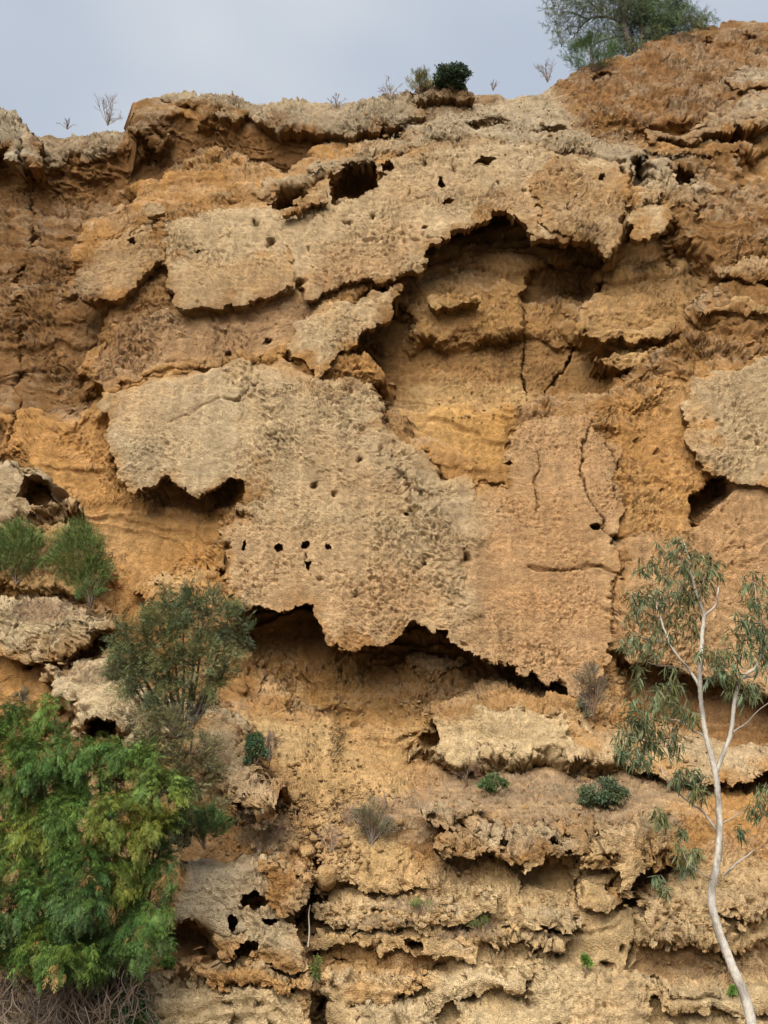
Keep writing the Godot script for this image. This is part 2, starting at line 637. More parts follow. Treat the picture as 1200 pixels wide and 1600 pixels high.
	feat("555,215 600,206 642,203 640,212 600,225 560,236", -1.8, {"ft": 0.12, "fb": 0.5, "jag": 0.2, "col": DARK, "cm": 0.6, "rough": 1.0})
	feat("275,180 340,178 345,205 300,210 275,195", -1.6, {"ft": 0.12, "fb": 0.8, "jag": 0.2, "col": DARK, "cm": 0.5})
	# --- the great hollow right of centre -----------------------------------------------------------
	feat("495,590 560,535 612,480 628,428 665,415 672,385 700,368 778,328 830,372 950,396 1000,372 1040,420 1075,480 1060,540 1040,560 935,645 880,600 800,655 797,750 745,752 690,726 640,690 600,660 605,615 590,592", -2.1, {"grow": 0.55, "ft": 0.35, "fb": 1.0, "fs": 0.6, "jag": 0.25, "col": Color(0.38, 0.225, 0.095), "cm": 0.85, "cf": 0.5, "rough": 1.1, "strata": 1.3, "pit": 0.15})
	feat("660,440 700,405 780,395 830,410 825,470 720,440 660,455", -2.0, {"grow": 0.55, "ft": 0.9, "fb": 0.5, "jag": 0.3, "rough": 1.0})
	feat("620,455 700,440 820,455 825,540 760,545 690,565 640,560 600,540 600,500", -1.45, {"grow": 0.55, "ft": 0.9, "fb": 0.9, "fs": 0.8, "jag": 0.35, "col": Color(0.42, 0.26, 0.11), "cm": 0.5, "rough": 0.85, "strata": 1.5, "pit": 0.4})
	feat("900,480 960,430 1060,430 1100,470 1090,540 1050,545 960,585 905,560", -1.1, {"grow": 0.55, "ft": 0.8, "fb": 0.9, "fs": 0.8, "jag": 0.35, "col": SAND, "cm": 0.25, "rough": 0.85, "strata": 1.5, "pit": 0.3})
	feat("670,462 720,460 750,466 745,474 680,474", -0.55, {"ft": 0.15, "fb": 0.15, "jag": 0.15, "col": SAND, "cm": 0.8, "slab": "rock_shelf", "thick": 0.90, "round": 0.22})
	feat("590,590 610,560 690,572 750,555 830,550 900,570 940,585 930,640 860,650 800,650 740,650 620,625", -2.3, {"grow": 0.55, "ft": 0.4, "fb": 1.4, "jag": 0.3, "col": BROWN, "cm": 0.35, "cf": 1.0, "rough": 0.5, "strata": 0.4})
	feat("640,620 720,605 800,610 830,640 790,660 700,655 640,645", -2.2, {"grow": 0.55, "ft": 0.8, "fb": 0.8, "jag": 0.4, "col": SAND, "cm": 0.8, "cf": 1.2, "rough": 0.45, "strata": 0.6})
	feat("625,655 800,655 790,745 745,748 690,722", -1.5, {"grow": 0.55, "ft": 1.2, "fb": 0.14, "jag": 0.3, "col": Color(0.56, 0.33, 0.12), "cf": 0.9, "rough": 0.55, "strata": 1.1, "pit": 0.1})
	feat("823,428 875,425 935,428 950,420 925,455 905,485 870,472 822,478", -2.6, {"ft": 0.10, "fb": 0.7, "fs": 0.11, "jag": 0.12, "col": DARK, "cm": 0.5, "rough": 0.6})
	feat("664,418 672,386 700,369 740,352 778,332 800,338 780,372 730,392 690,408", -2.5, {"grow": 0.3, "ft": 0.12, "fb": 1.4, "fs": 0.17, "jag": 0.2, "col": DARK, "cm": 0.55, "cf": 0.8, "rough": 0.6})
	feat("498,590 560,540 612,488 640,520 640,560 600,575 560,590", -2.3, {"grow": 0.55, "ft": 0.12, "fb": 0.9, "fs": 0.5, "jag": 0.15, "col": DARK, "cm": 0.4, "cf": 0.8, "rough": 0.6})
	# --- lower-left hollow ----------------------------------------------------------------------------
	feat("150,640 175,720 205,770 235,750 320,776 345,753 378,745 380,800 340,812 355,850 342,925 290,945 220,975 180,960 120,880 110,760 120,690", -1.2, {"grow": 0.55, "ft": 0.4, "fb": 1.6, "jag": 0.3, "col": OCHRE, "cf": 0.8, "rough": 0.65, "strata": 0.8, "pit": 0.1})
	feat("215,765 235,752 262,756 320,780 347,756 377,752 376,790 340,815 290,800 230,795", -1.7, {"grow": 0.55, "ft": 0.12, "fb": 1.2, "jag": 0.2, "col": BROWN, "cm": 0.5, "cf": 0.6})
	feat("205,920 260,885 330,880 345,915 300,935 235,940", -0.35, {"ft": 0.6, "fb": 0.14, "slab": "rock_shelf", "thick": 0.7, "round": 0.3, "jag": 0.3, "col": SAND, "cf": 0.6, "rough": 1.1, "strata": 1.2})
	feat("220,935 300,935 340,925 340,950 290,965 240,958", -1.1, {"grow": 0.55, "ft": 0.15, "fb": 0.8, "jag": 0.25})
	# --- the great pale crust ---------------------------------------------------------------------------
	feat("150,612 250,577 330,563 400,550 450,546 500,592 590,592 604,618 600,660 642,692 690,727 745,752 792,752 800,662 870,640 930,632 965,690 972,800 962,900 958,1000 945,1045 905,1092 885,1066 845,1056 800,1046 757,1034 728,1014 700,990 668,974 640,976 612,998 565,1017 520,1013 505,985 482,958 440,948 402,958 380,953 346,912 356,850 338,822 346,812 378,802 380,748 346,755 320,777 262,757 235,752 206,771 174,720 166,665", 0.25, {"ft": 1.3, "fb": 0.11, "fs": 0.17, "jag": 0.22, "col": PALE, "rough": 0.55, "strata": 0.08, "cf": 1.3, "pit": 0.2, "slab": "crust_slab", "thick": 0.55, "round": 0.12, "label": "great pale crust sheet with three small holes in a row", "key": "great", "ramp": 0.02})
	feat("790,752 800,662 870,640 930,632 965,690 972,800 962,900 958,1000 945,1045 905,1092 800,1046 757,1034 728,1014 740,900 760,800", 0.05, {"on": "great", "ft": 1.2, "fb": 0.14, "fs": 1.3, "jag": 0.3, "col": PINK, "cf": 1.4, "rough": 0.36, "strata": 0.15, "pit": 0.12})
	feat("345,820 400,815 560,830 680,900 730,1010 668,970 610,998 520,1012 482,956 402,956 348,908", 0.35, {"on": "great", "ft": 1.5, "fb": 0.11, "fs": 0.6, "jag": 0.2, "col": PINK, "cm": 0.6, "cf": 1.6, "rough": 0.5, "pit": 0.3})
	feat("155,615 380,560 400,570 375,640 365,745 345,752 320,775 262,755 206,768 176,720 168,665", 0.36, {"on": "great", "ft": 0.5, "fb": 0.3, "fs": 1.2, "jag": 0.3, "col": Color(0.53, 0.43, 0.285), "cm": 0.6, "cf": 0.9, "rough": 0.4, "strata": 0.04, "pit": 0.2})
	feat("410,575 590,595 604,620 598,655 640,700 660,760 560,760 420,690", 0.45, {"on": "great", "ft": 0.8, "fb": 1.4, "fs": 0.5, "jag": 0.25, "col": GREY, "cm": 0.35, "cf": 1.6, "rough": 0.7, "pit": 0.3})
	feat("600,650 640,690 700,735 745,755 730,830 700,870 640,800 610,720", 0.25, {"on": "great", "ft": 0.6, "fb": 0.9, "fs": 0.6, "jag": 0.3, "col": GREY, "cm": 0.55, "cf": 0.8, "rough": 1.0, "pit": 0.6})
	feat("660,790 725,790 735,840 720,900 740,960 690,950 640,870", 0.4, {"on": "great", "ft": 0.6, "fb": 0.9, "fs": 0.6, "jag": 0.3, "col": GREY, "cm": 0.5, "cf": 0.8, "rough": 0.9, "pit": 0.4})
	# purple-brown band between the two crusts
	feat("150,590 180,500 240,480 340,490 460,455 540,450 520,480 440,545 330,563 240,578 160,605", -0.1, {"ft": 0.6, "fb": 0.6, "jag": 0.3, "col": Color(0.40, 0.245, 0.13), "cf": 0.8, "rough": 1.0, "strata": 0.4, "pit": 0.6})
	# wing between upper slab and great slab
	feat("455,500 520,470 590,448 628,440 618,478 560,536 520,562 498,588 470,562 445,545 460,520", 0.4, {"ft": 0.5, "fb": 0.09, "fs": 0.19, "jag": 0.18, "col": PALE, "rough": 0.6, "pit": 0.3, "slab": "crust_slab", "thick": 0.55, "round": 0.12, "label": "tapering crust tongue above the dark wedge-shaped hollow"})
	# --- upper slab ---------------------------------------------------------------------------------------
	feat("125,410 150,365 240,332 330,312 430,302 480,290 520,262 600,238 680,228 760,215 840,222 900,228 985,250 985,345 972,388 950,398 930,384 890,378 860,380 830,374 825,350 800,335 776,329 740,349 700,368 670,384 662,418 630,426 590,440 540,450 500,462 475,462 464,436 440,460 400,471 340,482 290,480 262,452 262,416 240,414 212,450 185,466 160,470 108,466", 0.45, {"key": "upper", "ft": 1.2, "fb": 0.10, "fs": 0.22, "jag": 0.22, "col": PALE, "rough": 0.8, "strata": 0.1, "cf": 0.9, "pit": 0.5, "slab": "crust_slab", "thick": 0.55, "round": 0.12, "label": "long pale crust sheet along the upper cliff"})
	feat("125,412 150,367 250,345 262,410 240,412 212,448 185,464 160,468 110,464", 0.6, {"over": "upper", "ft": 0.6, "fb": 0.09, "jag": 0.15, "col": GREY, "cm": 0.5, "rough": 0.6, "slab": "crust_slab", "thick": 0.55, "round": 0.12, "label": "squarish pale crust plate left of a dark notch"})
	feat("262,418 300,400 400,390 455,380 462,430 440,458 400,470 340,481 290,479 263,450", 0.62, {"over": "upper", "ft": 0.7, "fb": 0.09, "jag": 0.15, "col": GREY, "cm": 0.55, "rough": 0.55, "slab": "crust_slab", "thick": 0.55, "round": 0.12, "label": "pale crust plate with a dark gap beneath its curved foot"})
	feat("850,240 985,250 985,345 972,388 950,397 930,383 890,377 840,345 830,290", 0.6, {"over": "upper", "ft": 0.8, "fb": 0.09, "fs": 0.22, "jag": 0.2, "col": GREY, "cm": 0.35, "rough": 0.9, "pit": 0.6, "slab": "crust_slab", "thick": 0.55, "round": 0.12, "label": "hanging crust block ending in a point above the hollow"})
	feat("990,335 1005,322 1045,318 1048,340 1035,362 1000,374 984,382 986,352", 0.75, {"over": "upper", "ft": 0.15, "fb": 0.09, "jag": 0.15, "col": PALE, "rough": 0.5, "slab": "crust_slab", "thick": 0.55, "round": 0.12, "label": "small rounded pale crust block beside the dark crack"})
	feat("1005,275 1075,262 1085,300 1050,318 1010,320 990,310", 0.35, {"ft": 0.6, "fb": 0.5, "jag": 0.25, "col": PALE, "cm": 0.8, "slab": "crust_slab", "thick": 0.4, "rough": 1.0})
	feat("640,240 760,218 860,224 840,290 700,330 640,300", 0.5, {"on": "upper", "ft": 1.2, "fb": 1.2, "jag": 0.4, "col": GREY, "cm": 0.5, "cf": 1.5, "rough": 1.15, "pit": 0.7})
	feat("730,310 830,290 860,350 820,345 776,327", 0.45, {"on": "upper", "ft": 1.2, "fb": 0.09, "jag": 0.3, "col": PINK, "cm": 0.7, "cf": 1.2})
	feat("470,420 560,380 660,340 670,380 620,425 520,450", 0.45, {"on": "upper", "ft": 1.2, "fb": 0.14, "jag": 0.3, "col": PINK, "cm": 0.55, "cf": 1.4, "rough": 0.8})
	feat("480,262 487,250 497,248 502,262 492,272", 0.8, {"over": "upper", "ft": 0.10, "fb": 0.11, "jag": 0.1, "col": CREAM, "cm": 0.8, "slab": "rock_knob", "thick": 0.50, "round": 0.20})
	feat("225,325 240,320 262,326 258,336 230,338", 0.95, {"ft": 0.10, "fb": 0.09, "jag": 0.1, "col": CREAM, "cm": 0.6, "slab": "rock_knob", "over": "upper", "thick": 0.4})
	feat("440,320 500,302 520,300 515,315 470,330 440,335", 0.95, {"ft": 0.15, "fb": 0.14, "jag": 0.2, "col": GREY, "cm": 0.5, "slab": "rock_knob", "over": "upper", "thick": 0.4, "rough": 1.05})
	# pockets of the upper slab
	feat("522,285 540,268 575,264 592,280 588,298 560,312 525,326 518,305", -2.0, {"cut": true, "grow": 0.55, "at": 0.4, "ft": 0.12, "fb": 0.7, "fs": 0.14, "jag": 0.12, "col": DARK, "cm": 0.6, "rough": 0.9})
	feat("522,320 560,312 580,300 585,306 550,325 525,330", 0.3, {"ft": 0.10, "fb": 0.4, "jag": 0.12, "col": RUST, "cm": 0.8, "rough": 1.10})
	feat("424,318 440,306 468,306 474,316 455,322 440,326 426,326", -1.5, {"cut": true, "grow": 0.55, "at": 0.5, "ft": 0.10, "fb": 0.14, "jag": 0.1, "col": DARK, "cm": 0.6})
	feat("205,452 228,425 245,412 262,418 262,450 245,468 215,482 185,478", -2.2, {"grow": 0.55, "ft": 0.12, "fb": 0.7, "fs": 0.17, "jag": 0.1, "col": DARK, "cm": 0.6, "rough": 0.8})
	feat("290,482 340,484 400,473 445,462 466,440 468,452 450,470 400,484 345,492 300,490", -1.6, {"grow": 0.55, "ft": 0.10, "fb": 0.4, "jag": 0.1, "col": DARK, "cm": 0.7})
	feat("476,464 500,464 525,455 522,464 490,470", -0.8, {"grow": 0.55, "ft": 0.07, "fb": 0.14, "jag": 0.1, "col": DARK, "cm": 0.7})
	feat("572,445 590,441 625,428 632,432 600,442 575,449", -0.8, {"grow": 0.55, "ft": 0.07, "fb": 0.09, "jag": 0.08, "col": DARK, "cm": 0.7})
	feat("720,214 745,208 790,203 785,212 740,222", -0.7, {"cut": true, "ft": 0.10, "fb": 0.4, "jag": 0.15, "col": BROWN, "cm": 0.8})
	feat("825,222 850,212 875,218 870,226 835,228", -0.6, {"cut": true, "ft": 0.10, "fb": 0.4, "jag": 0.15, "col": RUST, "cm": 0.8})
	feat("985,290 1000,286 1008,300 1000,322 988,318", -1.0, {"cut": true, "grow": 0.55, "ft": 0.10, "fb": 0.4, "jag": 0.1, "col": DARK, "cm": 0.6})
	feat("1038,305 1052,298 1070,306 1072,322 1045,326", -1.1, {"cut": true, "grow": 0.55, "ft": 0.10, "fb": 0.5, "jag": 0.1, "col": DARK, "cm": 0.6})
	# --- right plate and notch ---------------------------------------------------------------------------
	feat("960,640 1080,590 1080,690 1115,740 1120,790 1075,830 980,835 965,760", -0.1, {"ft": 1.0, "fb": 0.8, "fs": 0.6, "jag": 0.35, "col": OCHRE, "cm": 0.7, "cf": 0.8, "rough": 0.8, "strata": 0.5, "pit": 0.3})
	feat("1400,540 1200,553 1130,562 1086,592 1072,640 1076,690 1098,722 1115,745 1200,757 1400,760", 0.45, {"ft": 0.6, "fb": 0.14, "jag": 0.2, "col": GREY, "cm": 0.8, "rough": 0.65, "pit": 0.4, "slab": "crust_slab", "thick": 0.55, "round": 0.12, "label": "pale rounded crust plate above the gum tree"})
	feat("1115,747 1200,759 1400,765 1400,1150 1200,1140 1150,1125 1080,1100 1000,1080 965,1040 970,900 985,840 1075,835 1120,790", 0.1, {"ft": 0.7, "fb": 0.14, "jag": 0.3, "col": PINK, "cm": 0.9, "cf": 0.8, "rough": 0.7, "strata": 0.4, "pit": 0.4})
	feat("1074,832 1082,810 1100,795 1120,782 1122,792 1100,815 1085,832", -1.5, {"grow": 0.55, "ft": 0.10, "fb": 0.4, "jag": 0.12, "col": BROWN, "cm": 0.8})
	feat("970,1020 990,1060 985,1100 955,1110 930,1080 950,1030", -0.7, {"ft": 0.15, "fb": 0.7, "jag": 0.25, "col": OCHRE, "cm": 0.6, "rough": 1.1})
	# --- long hollow under the great slab -----------------------------------------------------------------
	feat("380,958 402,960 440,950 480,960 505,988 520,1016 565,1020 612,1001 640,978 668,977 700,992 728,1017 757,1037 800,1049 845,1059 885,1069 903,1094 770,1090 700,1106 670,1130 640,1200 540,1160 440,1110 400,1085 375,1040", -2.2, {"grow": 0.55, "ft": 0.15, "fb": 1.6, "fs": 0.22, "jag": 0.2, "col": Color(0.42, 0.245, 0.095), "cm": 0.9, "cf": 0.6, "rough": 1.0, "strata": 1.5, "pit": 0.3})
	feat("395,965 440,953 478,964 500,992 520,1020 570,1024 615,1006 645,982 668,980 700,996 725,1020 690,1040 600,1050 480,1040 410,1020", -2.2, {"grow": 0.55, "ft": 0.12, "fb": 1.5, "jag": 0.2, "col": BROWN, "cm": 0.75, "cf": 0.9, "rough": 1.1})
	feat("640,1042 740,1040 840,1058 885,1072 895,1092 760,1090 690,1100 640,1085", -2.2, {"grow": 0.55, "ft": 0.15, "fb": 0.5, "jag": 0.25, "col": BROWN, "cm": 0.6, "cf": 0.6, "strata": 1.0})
	feat("640,1046 700,1044 720,1052 690,1060 650,1058", -2.0, {"grow": 0.55, "ft": 0.15, "fb": 0.09, "slab": "rock_shelf", "thick": 0.5, "round": 0.2, "jag": 0.2, "col": GREY, "cm": 0.5, "rough": 1.05})
	feat("450,1130 560,1130 660,1140 640,1200 560,1215 470,1170", -0.6, {"ft": 1.6, "fb": 1.2, "jag": 0.4, "col": SAND, "cm": 0.8, "cf": 1.2, "rough": 0.4, "strata": 1.0})
	# --- ledges of the lower right -----------------------------------------------------------------------
	feat("970,1075 1090,1100 1200,1140 1400,1180 1400,1215 1200,1190 1130,1180 1060,1160 980,1140", -1.8, {"grow": 0.55, "ft": 0.15, "fb": 0.6, "jag": 0.2, "col": RUST, "cm": 0.5, "rough": 0.6})
	feat("1000,1145 1090,1140 1150,1155 1200,1158 1400,1170 1400,1215 1200,1210 1150,1222 1050,1215 980,1205", 1.3, {"ft": 0.5, "fb": 0.16, "jag": 0.25, "col": PALE, "rough": 0.7, "slab": "rock_ledge", "thick": 1.30, "round": 0.40, "label": "rounded pale ledge behind the gum tree trunk"})
	feat("1130,1218 1200,1212 1400,1215 1400,1260 1200,1250 1140,1240", -0.4, {"ft": 0.10, "fb": 0.6, "jag": 0.2, "col": BROWN, "cm": 0.7})
	feat("665,1125 700,1107 768,1092 830,1098 905,1100 930,1122 1000,1142 1010,1195 960,1200 900,1190 830,1195 760,1200 720,1218 690,1200 650,1165", 1.5, {"ft": 0.5, "fb": 0.7, "fs": 0.5, "jag": 0.25, "col": Color(0.60, 0.45, 0.26), "cf": 0.4, "rough": 0.7, "strata": 0.3, "pit": 0.7, "slab": "rock_ledge", "thick": 1.30, "round": 0.40, "label": "sandy pitted ledge below the long hollow"})
	feat("895,1130 935,1122 1000,1142 1005,1200 950,1195 900,1185", 1.75, {"key": "block", "ft": 0.4, "fb": 0.5, "fs": 0.22, "jag": 0.2, "col": CREAM, "cm": 0.6, "rough": 0.7, "slab": "rock_ledge", "thick": 1.30, "round": 0.40})
	feat("652,1160 675,1152 690,1166 685,1175 660,1180", -0.4, {"cut": true, "ft": 0.10, "fb": 0.5, "jag": 0.1, "col": OCHRE, "cm": 0.6})
	# --- grassy slope -----------------------------------------------------------------------------------
	feat("560,1260 700,1215 830,1198 960,1205 1060,1220 1060,1290 900,1275 760,1285 680,1300 560,1330", 0.3, {"ft": 0.8, "fb": 0.8, "jag": 0.3, "col": Color(0.46, 0.315, 0.185), "cf": 0.8, "rough": 0.5, "strata": 0.2, "pit": 0.1})
	# --- left ridges and ledges ---------------------------------------------------------------------------
	feat("-300,690 0,705 60,722 95,745 100,775 60,800 0,830 -300,850", 1.3, {"ft": 0.7, "fb": 0.4, "jag": 0.3, "col": GREY, "rough": 1.10, "pit": 0.8, "slab": "rock_ledge", "thick": 1.30, "round": 0.40, "label": "grey weathered ledge with a hollowed face"})
	feat("25,765 45,752 90,765 95,785 60,792 30,785", 0.1, {"cut": true, "at": 1.0, "ft": 0.10, "fb": 0.5, "jag": 0.12, "col": BROWN, "cm": 0.7})
	feat("-300,800 0,800 120,815 150,900 120,925 0,920 -300,920", 0.9, {"ft": 0.8, "fb": 0.8, "jag": 0.3, "col": SAND, "cm": 0.7, "rough": 0.9})
	feat("-300,890 0,905 60,905 110,930 150,945 180,958 182,975 150,985 110,1015 95,1040 40,1030 0,1005 -300,1000", 2.0, {"key": "creamledge", "ft": 1.0, "fb": 0.16, "jag": 0.25, "col": CREAM, "rough": 1.1, "pit": 0.5, "slab": "rock_ledge", "thick": 1.30, "round": 0.40, "label": "cream ledge with a dry grass top and eroded lip"})
	feat("15,945 60,935 120,955 100,975 40,978", 1.7, {"on": "creamledge", "ft": 0.6, "fb": 0.14, "jag": 0.2, "col": Color(0.44, 0.30, 0.19), "rough": 0.5})
	feat("0,1010 40,1035 95,1042 120,1020 180,1005 185,1040 150,1050 90,1090 80,1130 0,1130 -300,1120 -300,1000", 0.9, {"ft": 0.4, "fb": 0.8, "jag": 0.3, "col": OCHRE, "cm": 0.8, "rough": 0.9, "strata": 0.6})
	feat("60,1050 120,1012 185,1000 200,1040 260,1070 380,1095 385,1150 300,1160 200,1150 140,1150 100,1110", 2.2, {"ft": 0.8, "fb": 0.4, "jag": 0.25, "col": CREAM, "rough": 1.05, "pit": 0.7, "slab": "rock_ledge", "thick": 1.30, "round": 0.40, "label": "cream honeycombed ledge below the wispy shrub"})
	feat("133,1128 150,1120 185,1130 178,1145 140,1148", 0.6, {"cut": true, "at": 2.0, "ft": 0.07, "fb": 0.4, "jag": 0.1, "col": DARK, "cm": 0.6})
	feat("300,1110 360,1100 380,1140 400,1190 435,1225 432,1265 400,1275 375,1240 350,1210 320,1200 280,1180", 2.4, {"ft": 0.6, "fb": 0.4, "fs": 0.22, "jag": 0.2, "col": PALE, "rough": 0.9, "slab": "rock_rib", "thick": 1.40, "round": 0.40, "label": "pale rib of rock running down beside the saltbush"})
	feat("345,1215 372,1242 395,1268 380,1275 340,1265 330,1225", 1.0, {"ft": 0.10, "fb": 0.8, "jag": 0.15, "col": BROWN, "cm": 0.7})
	feat("370,1100 450,1112 560,1180 640,1230 600,1265 520,1270 450,1250 430,1210 400,1160", 0.6, {"ft": 1.2, "fb": 1.0, "jag": 0.3, "col": SAND, "cm": 0.9, "cf": 0.8, "rough": 0.4, "strata": 0.4})
	# --- lower cliff ---------------------------------------------------------------------------------------
	feat("480,1290 560,1250 620,1310 640,1370 560,1400 500,1380", 0.2, {"ft": 0.9, "fb": 0.9, "jag": 0.3, "col": SAND, "cm": 0.9, "rough": 0.7})
	feat("490,1390 640,1360 840,1350 1000,1350 1400,1330 1400,1700 490,1700", 0.1, {"ft": 0.8, "fb": 0.5, "fs": 0.17, "jag": 0.2, "col": Color(0.62, 0.465, 0.265), "cm": 0.85, "cf": 0.8, "rough": 0.7, "strata": 0.7, "pit": 0.4})
	feat("275,1335 330,1330 400,1310 460,1330 488,1360 490,1420 478,1480 485,1520 400,1500 350,1500 330,1480 300,1440 270,1440 252,1425", 1.4, {"key": "outcrop", "ft": 0.9, "fb": 0.16, "fs": 0.17, "jag": 0.2, "col": Color(0.61, 0.49, 0.32), "rough": 0.7, "pit": 0.35, "slab": "rock_outcrop", "thick": 1.60, "round": 0.45, "label": "pale lichen-spotted outcrop with eye-like hollows"})
	feat("290,1345 380,1350 400,1400 380,1460 330,1450 270,1425", 1.5, {"on": "outcrop", "ft": 0.5, "fb": 0.14, "jag": 0.2, "col": LICHEN, "cm": 0.7, "cf": 0.5, "rough": 0.7})
	feat("254,1440 300,1436 330,1478 345,1505 300,1520 250,1500", -0.4, {"ft": 0.10, "fb": 0.7, "jag": 0.15, "col": RUST, "cm": 0.7, "rough": 0.8})
	feat("382,1400 395,1390 422,1392 420,1415 385,1420", 0.4, {"cut": true, "at": 1.4, "ft": 0.07, "fb": 0.4, "jag": 0.08, "col": OCHRE, "cm": 0.8})
	feat("358,1490 380,1478 410,1478 405,1488 362,1500", 0.4, {"cut": true, "at": 1.4, "ft": 0.07, "fb": 0.14, "jag": 0.08, "col": RUST, "cm": 0.8})
	feat("210,1520 300,1512 400,1502 484,1524 490,1700 150,1700", 1.7, {"ft": 0.5, "fb": 0.5, "fs": 0.17, "jag": 0.2, "col": Color(0.63, 0.50, 0.31), "cm": 0.85, "rough": 0.7, "strata": 1.0, "pit": 0.5, "slab": "rock_outcrop", "thick": 1.60, "round": 0.45, "label": "cracked pale bedding at the foot of the outcrop"})
	feat("-300,1450 150,1450 215,1530 200,1700 -300,1700", 0.8, {"ft": 0.6, "fb": 0.6, "jag": 0.2, "col": SAND, "rough": 1.0})
	feat("-20,1560 -10,1600 -20,1700 140,1700 125,1600 110,1560 90,1540 60,1560", 1.3, {"ft": 0.4, "fb": 0.4, "jag": 0.15, "col": CREAM, "cm": 0.8, "slab": "rock_outcrop", "thick": 1.0, "round": 0.3})
	# gully between outcrop and the right beds
	feat("484,1330 505,1390 500,1450 498,1520 496,1700 486,1700 486,1520 484,1450 480,1390", -1.3, {"cut": true, "grow": 0.55, "at": 1.2, "ft": 0.15, "fb": 0.14, "fs": 0.35, "jag": 0.12, "col": DARK, "cm": 0.5})
	feat("462,1450 480,1440 500,1446 500,1480 475,1482", -0.9, {"cut": true, "grow": 0.55, "at": 1.2, "ft": 0.10, "fb": 0.14, "fs": 0.11, "jag": 0.12, "col": DARK, "cm": 0.5})
	# honeycombed cap of the right beds
	feat("680,1265 720,1248 745,1252 750,1270 730,1285 720,1300 680,1300 672,1285", 1.0, {"ft": 0.4, "fb": 0.14, "jag": 0.2, "col": CREAM, "rough": 1.14, "pit": 0.9, "slab": "rock_cap", "thick": 1.00, "round": 0.30})
	feat("690,1310 740,1288 800,1282 860,1276 905,1292 915,1318 905,1348 870,1345 845,1335 832,1352 815,1365 800,1335 760,1325 700,1345 670,1335", 1.1, {"ft": 0.4, "fb": 0.14, "fs": 0.17, "jag": 0.22, "cm": 0.75, "col": CREAM, "rough": 1.0, "pit": 1.0, "slab": "rock_cap", "thick": 0.7, "round": 0.30, "label": "cream honeycombed cap over a smooth recess"})
	feat("918,1302 960,1288 1020,1290 1060,1310 1055,1345 1010,1345 995,1380 985,1405 968,1395 960,1360 920,1345", 1.0, {"ft": 0.4, "fb": 0.4, "fs": 0.17, "jag": 0.22, "col": SAND, "rough": 1.23, "pit": 1.1, "slab": "rock_cap", "thick": 1.00, "round": 0.30})
	feat("832,1354 848,1338 905,1350 908,1390 820,1390 815,1372", -0.5, {"at": 0.6, "ft": 0.10, "fb": 0.4, "fs": 0.11, "jag": 0.08, "col": SAND, "cm": 0.8, "rough": 0.15, "strata": 0.1, "pit": 0.0})
	feat("996,1380 1012,1348 1050,1352 1045,1380 1000,1412 972,1412", -1.2, {"grow": 0.55, "at": 0.6, "ft": 0.10, "fb": 0.6, "fs": 0.11, "jag": 0.1, "col": OCHRE, "cm": 0.8, "rough": 0.5})
	feat("725,1330 760,1325 800,1338 812,1365 790,1385 730,1370", -0.1, {"ft": 0.12, "fb": 0.8, "jag": 0.15, "col": SAND, "cm": 0.7, "rough": 0.6})
	feat("905,1385 960,1392 975,1415 950,1425 900,1420", 0.5, {"ft": 0.4, "fb": 0.14, "jag": 0.1, "col": SAND, "rough": 0.6, "slab": "rock_shelf", "thick": 0.6, "round": 0.2})
	feat("690,1400 760,1392 775,1405 770,1425 720,1432 650,1440 560,1450 510,1450 600,1425", 0.9, {"ft": 0.5, "fb": 0.14, "jag": 0.2, "col": PALE, "cm": 0.8, "rough": 0.9, "slab": "rock_shelf", "thick": 0.90, "round": 0.22, "label": "flat pale shelf with small green tufts beneath"})
	feat("830,1430 870,1425 915,1430 912,1445 870,1440 835,1445", 0.8, {"ft": 0.12, "fb": 0.09, "jag": 0.12, "col": CREAM, "rough": 1.14, "slab": "rock_shelf", "thick": 0.90, "round": 0.22})
	feat("832,1447 915,1447 912,1456 835,1456", -0.35, {"ft": 0.07, "fb": 0.11, "jag": 0.1, "col": BROWN, "cm": 0.7})
	feat("990,1430 1080,1410 1130,1430 1125,1470 1040,1480 995,1470", 0.55, {"ft": 0.5, "fb": 0.11, "jag": 0.2, "col": PALE, "cm": 0.6, "rough": 1.10, "slab": "rock_shelf", "thick": 0.90, "round": 0.22})
	feat("990,1475 1130,1475 1400,1480 1400,1530 1130,1535 1010,1530", -0.35, {"ft": 0.12, "fb": 0.6, "jag": 0.2, "col": RUST, "cm": 0.6, "rough": 0.9, "strata": 1.3})
	feat("500,1460 560,1452 690,1445 780,1460 915,1458 920,1475 780,1480 690,1490 560,1480 500,1490", 0.6, {"ft": 0.4, "fb": 0.14, "jag": 0.2, "col": SAND, "cm": 0.6, "rough": 1.1, "pit": 0.8, "slab": "rock_shelf", "thick": 0.90, "round": 0.22})
	feat("500,1492 560,1482 690,1492 700,1510 680,1545 560,1550 505,1545", 0.0, {"ft": 0.15, "fb": 0.5, "jag": 0.2, "col": OCHRE, "cm": 0.7, "rough": 1.1, "pit": 0.9})
	feat("828,1500 920,1495 1000,1515 1020,1560 1035,1700 700,1700 720,1560 830,1555", 0.75, {"ft": 0.5, "fb": 0.14, "fs": 0.17, "jag": 0.15, "col": Color(0.64, 0.50, 0.305), "cm": 0.85, "rough": 0.4, "strata": 0.4, "slab": "rock_outcrop", "thick": 1.60, "round": 0.45, "label": "smooth pale slab at the foot of the beds"})
	feat("515,1550 600,1545 690,1560 700,1700 505,1700", 0.7, {"ft": 0.4, "fb": 0.14, "fs": 0.17, "jag": 0.2, "col": Color(0.64, 0.50, 0.305), "cm": 0.7, "rough": 1.1, "pit": 0.6, "slab": "rock_outcrop", "thick": 1.60, "round": 0.45})
	# beds of the lower cliff: flat-bottomed shelves with hollows between
	var cream := Color(0.645, 0.51, 0.32)
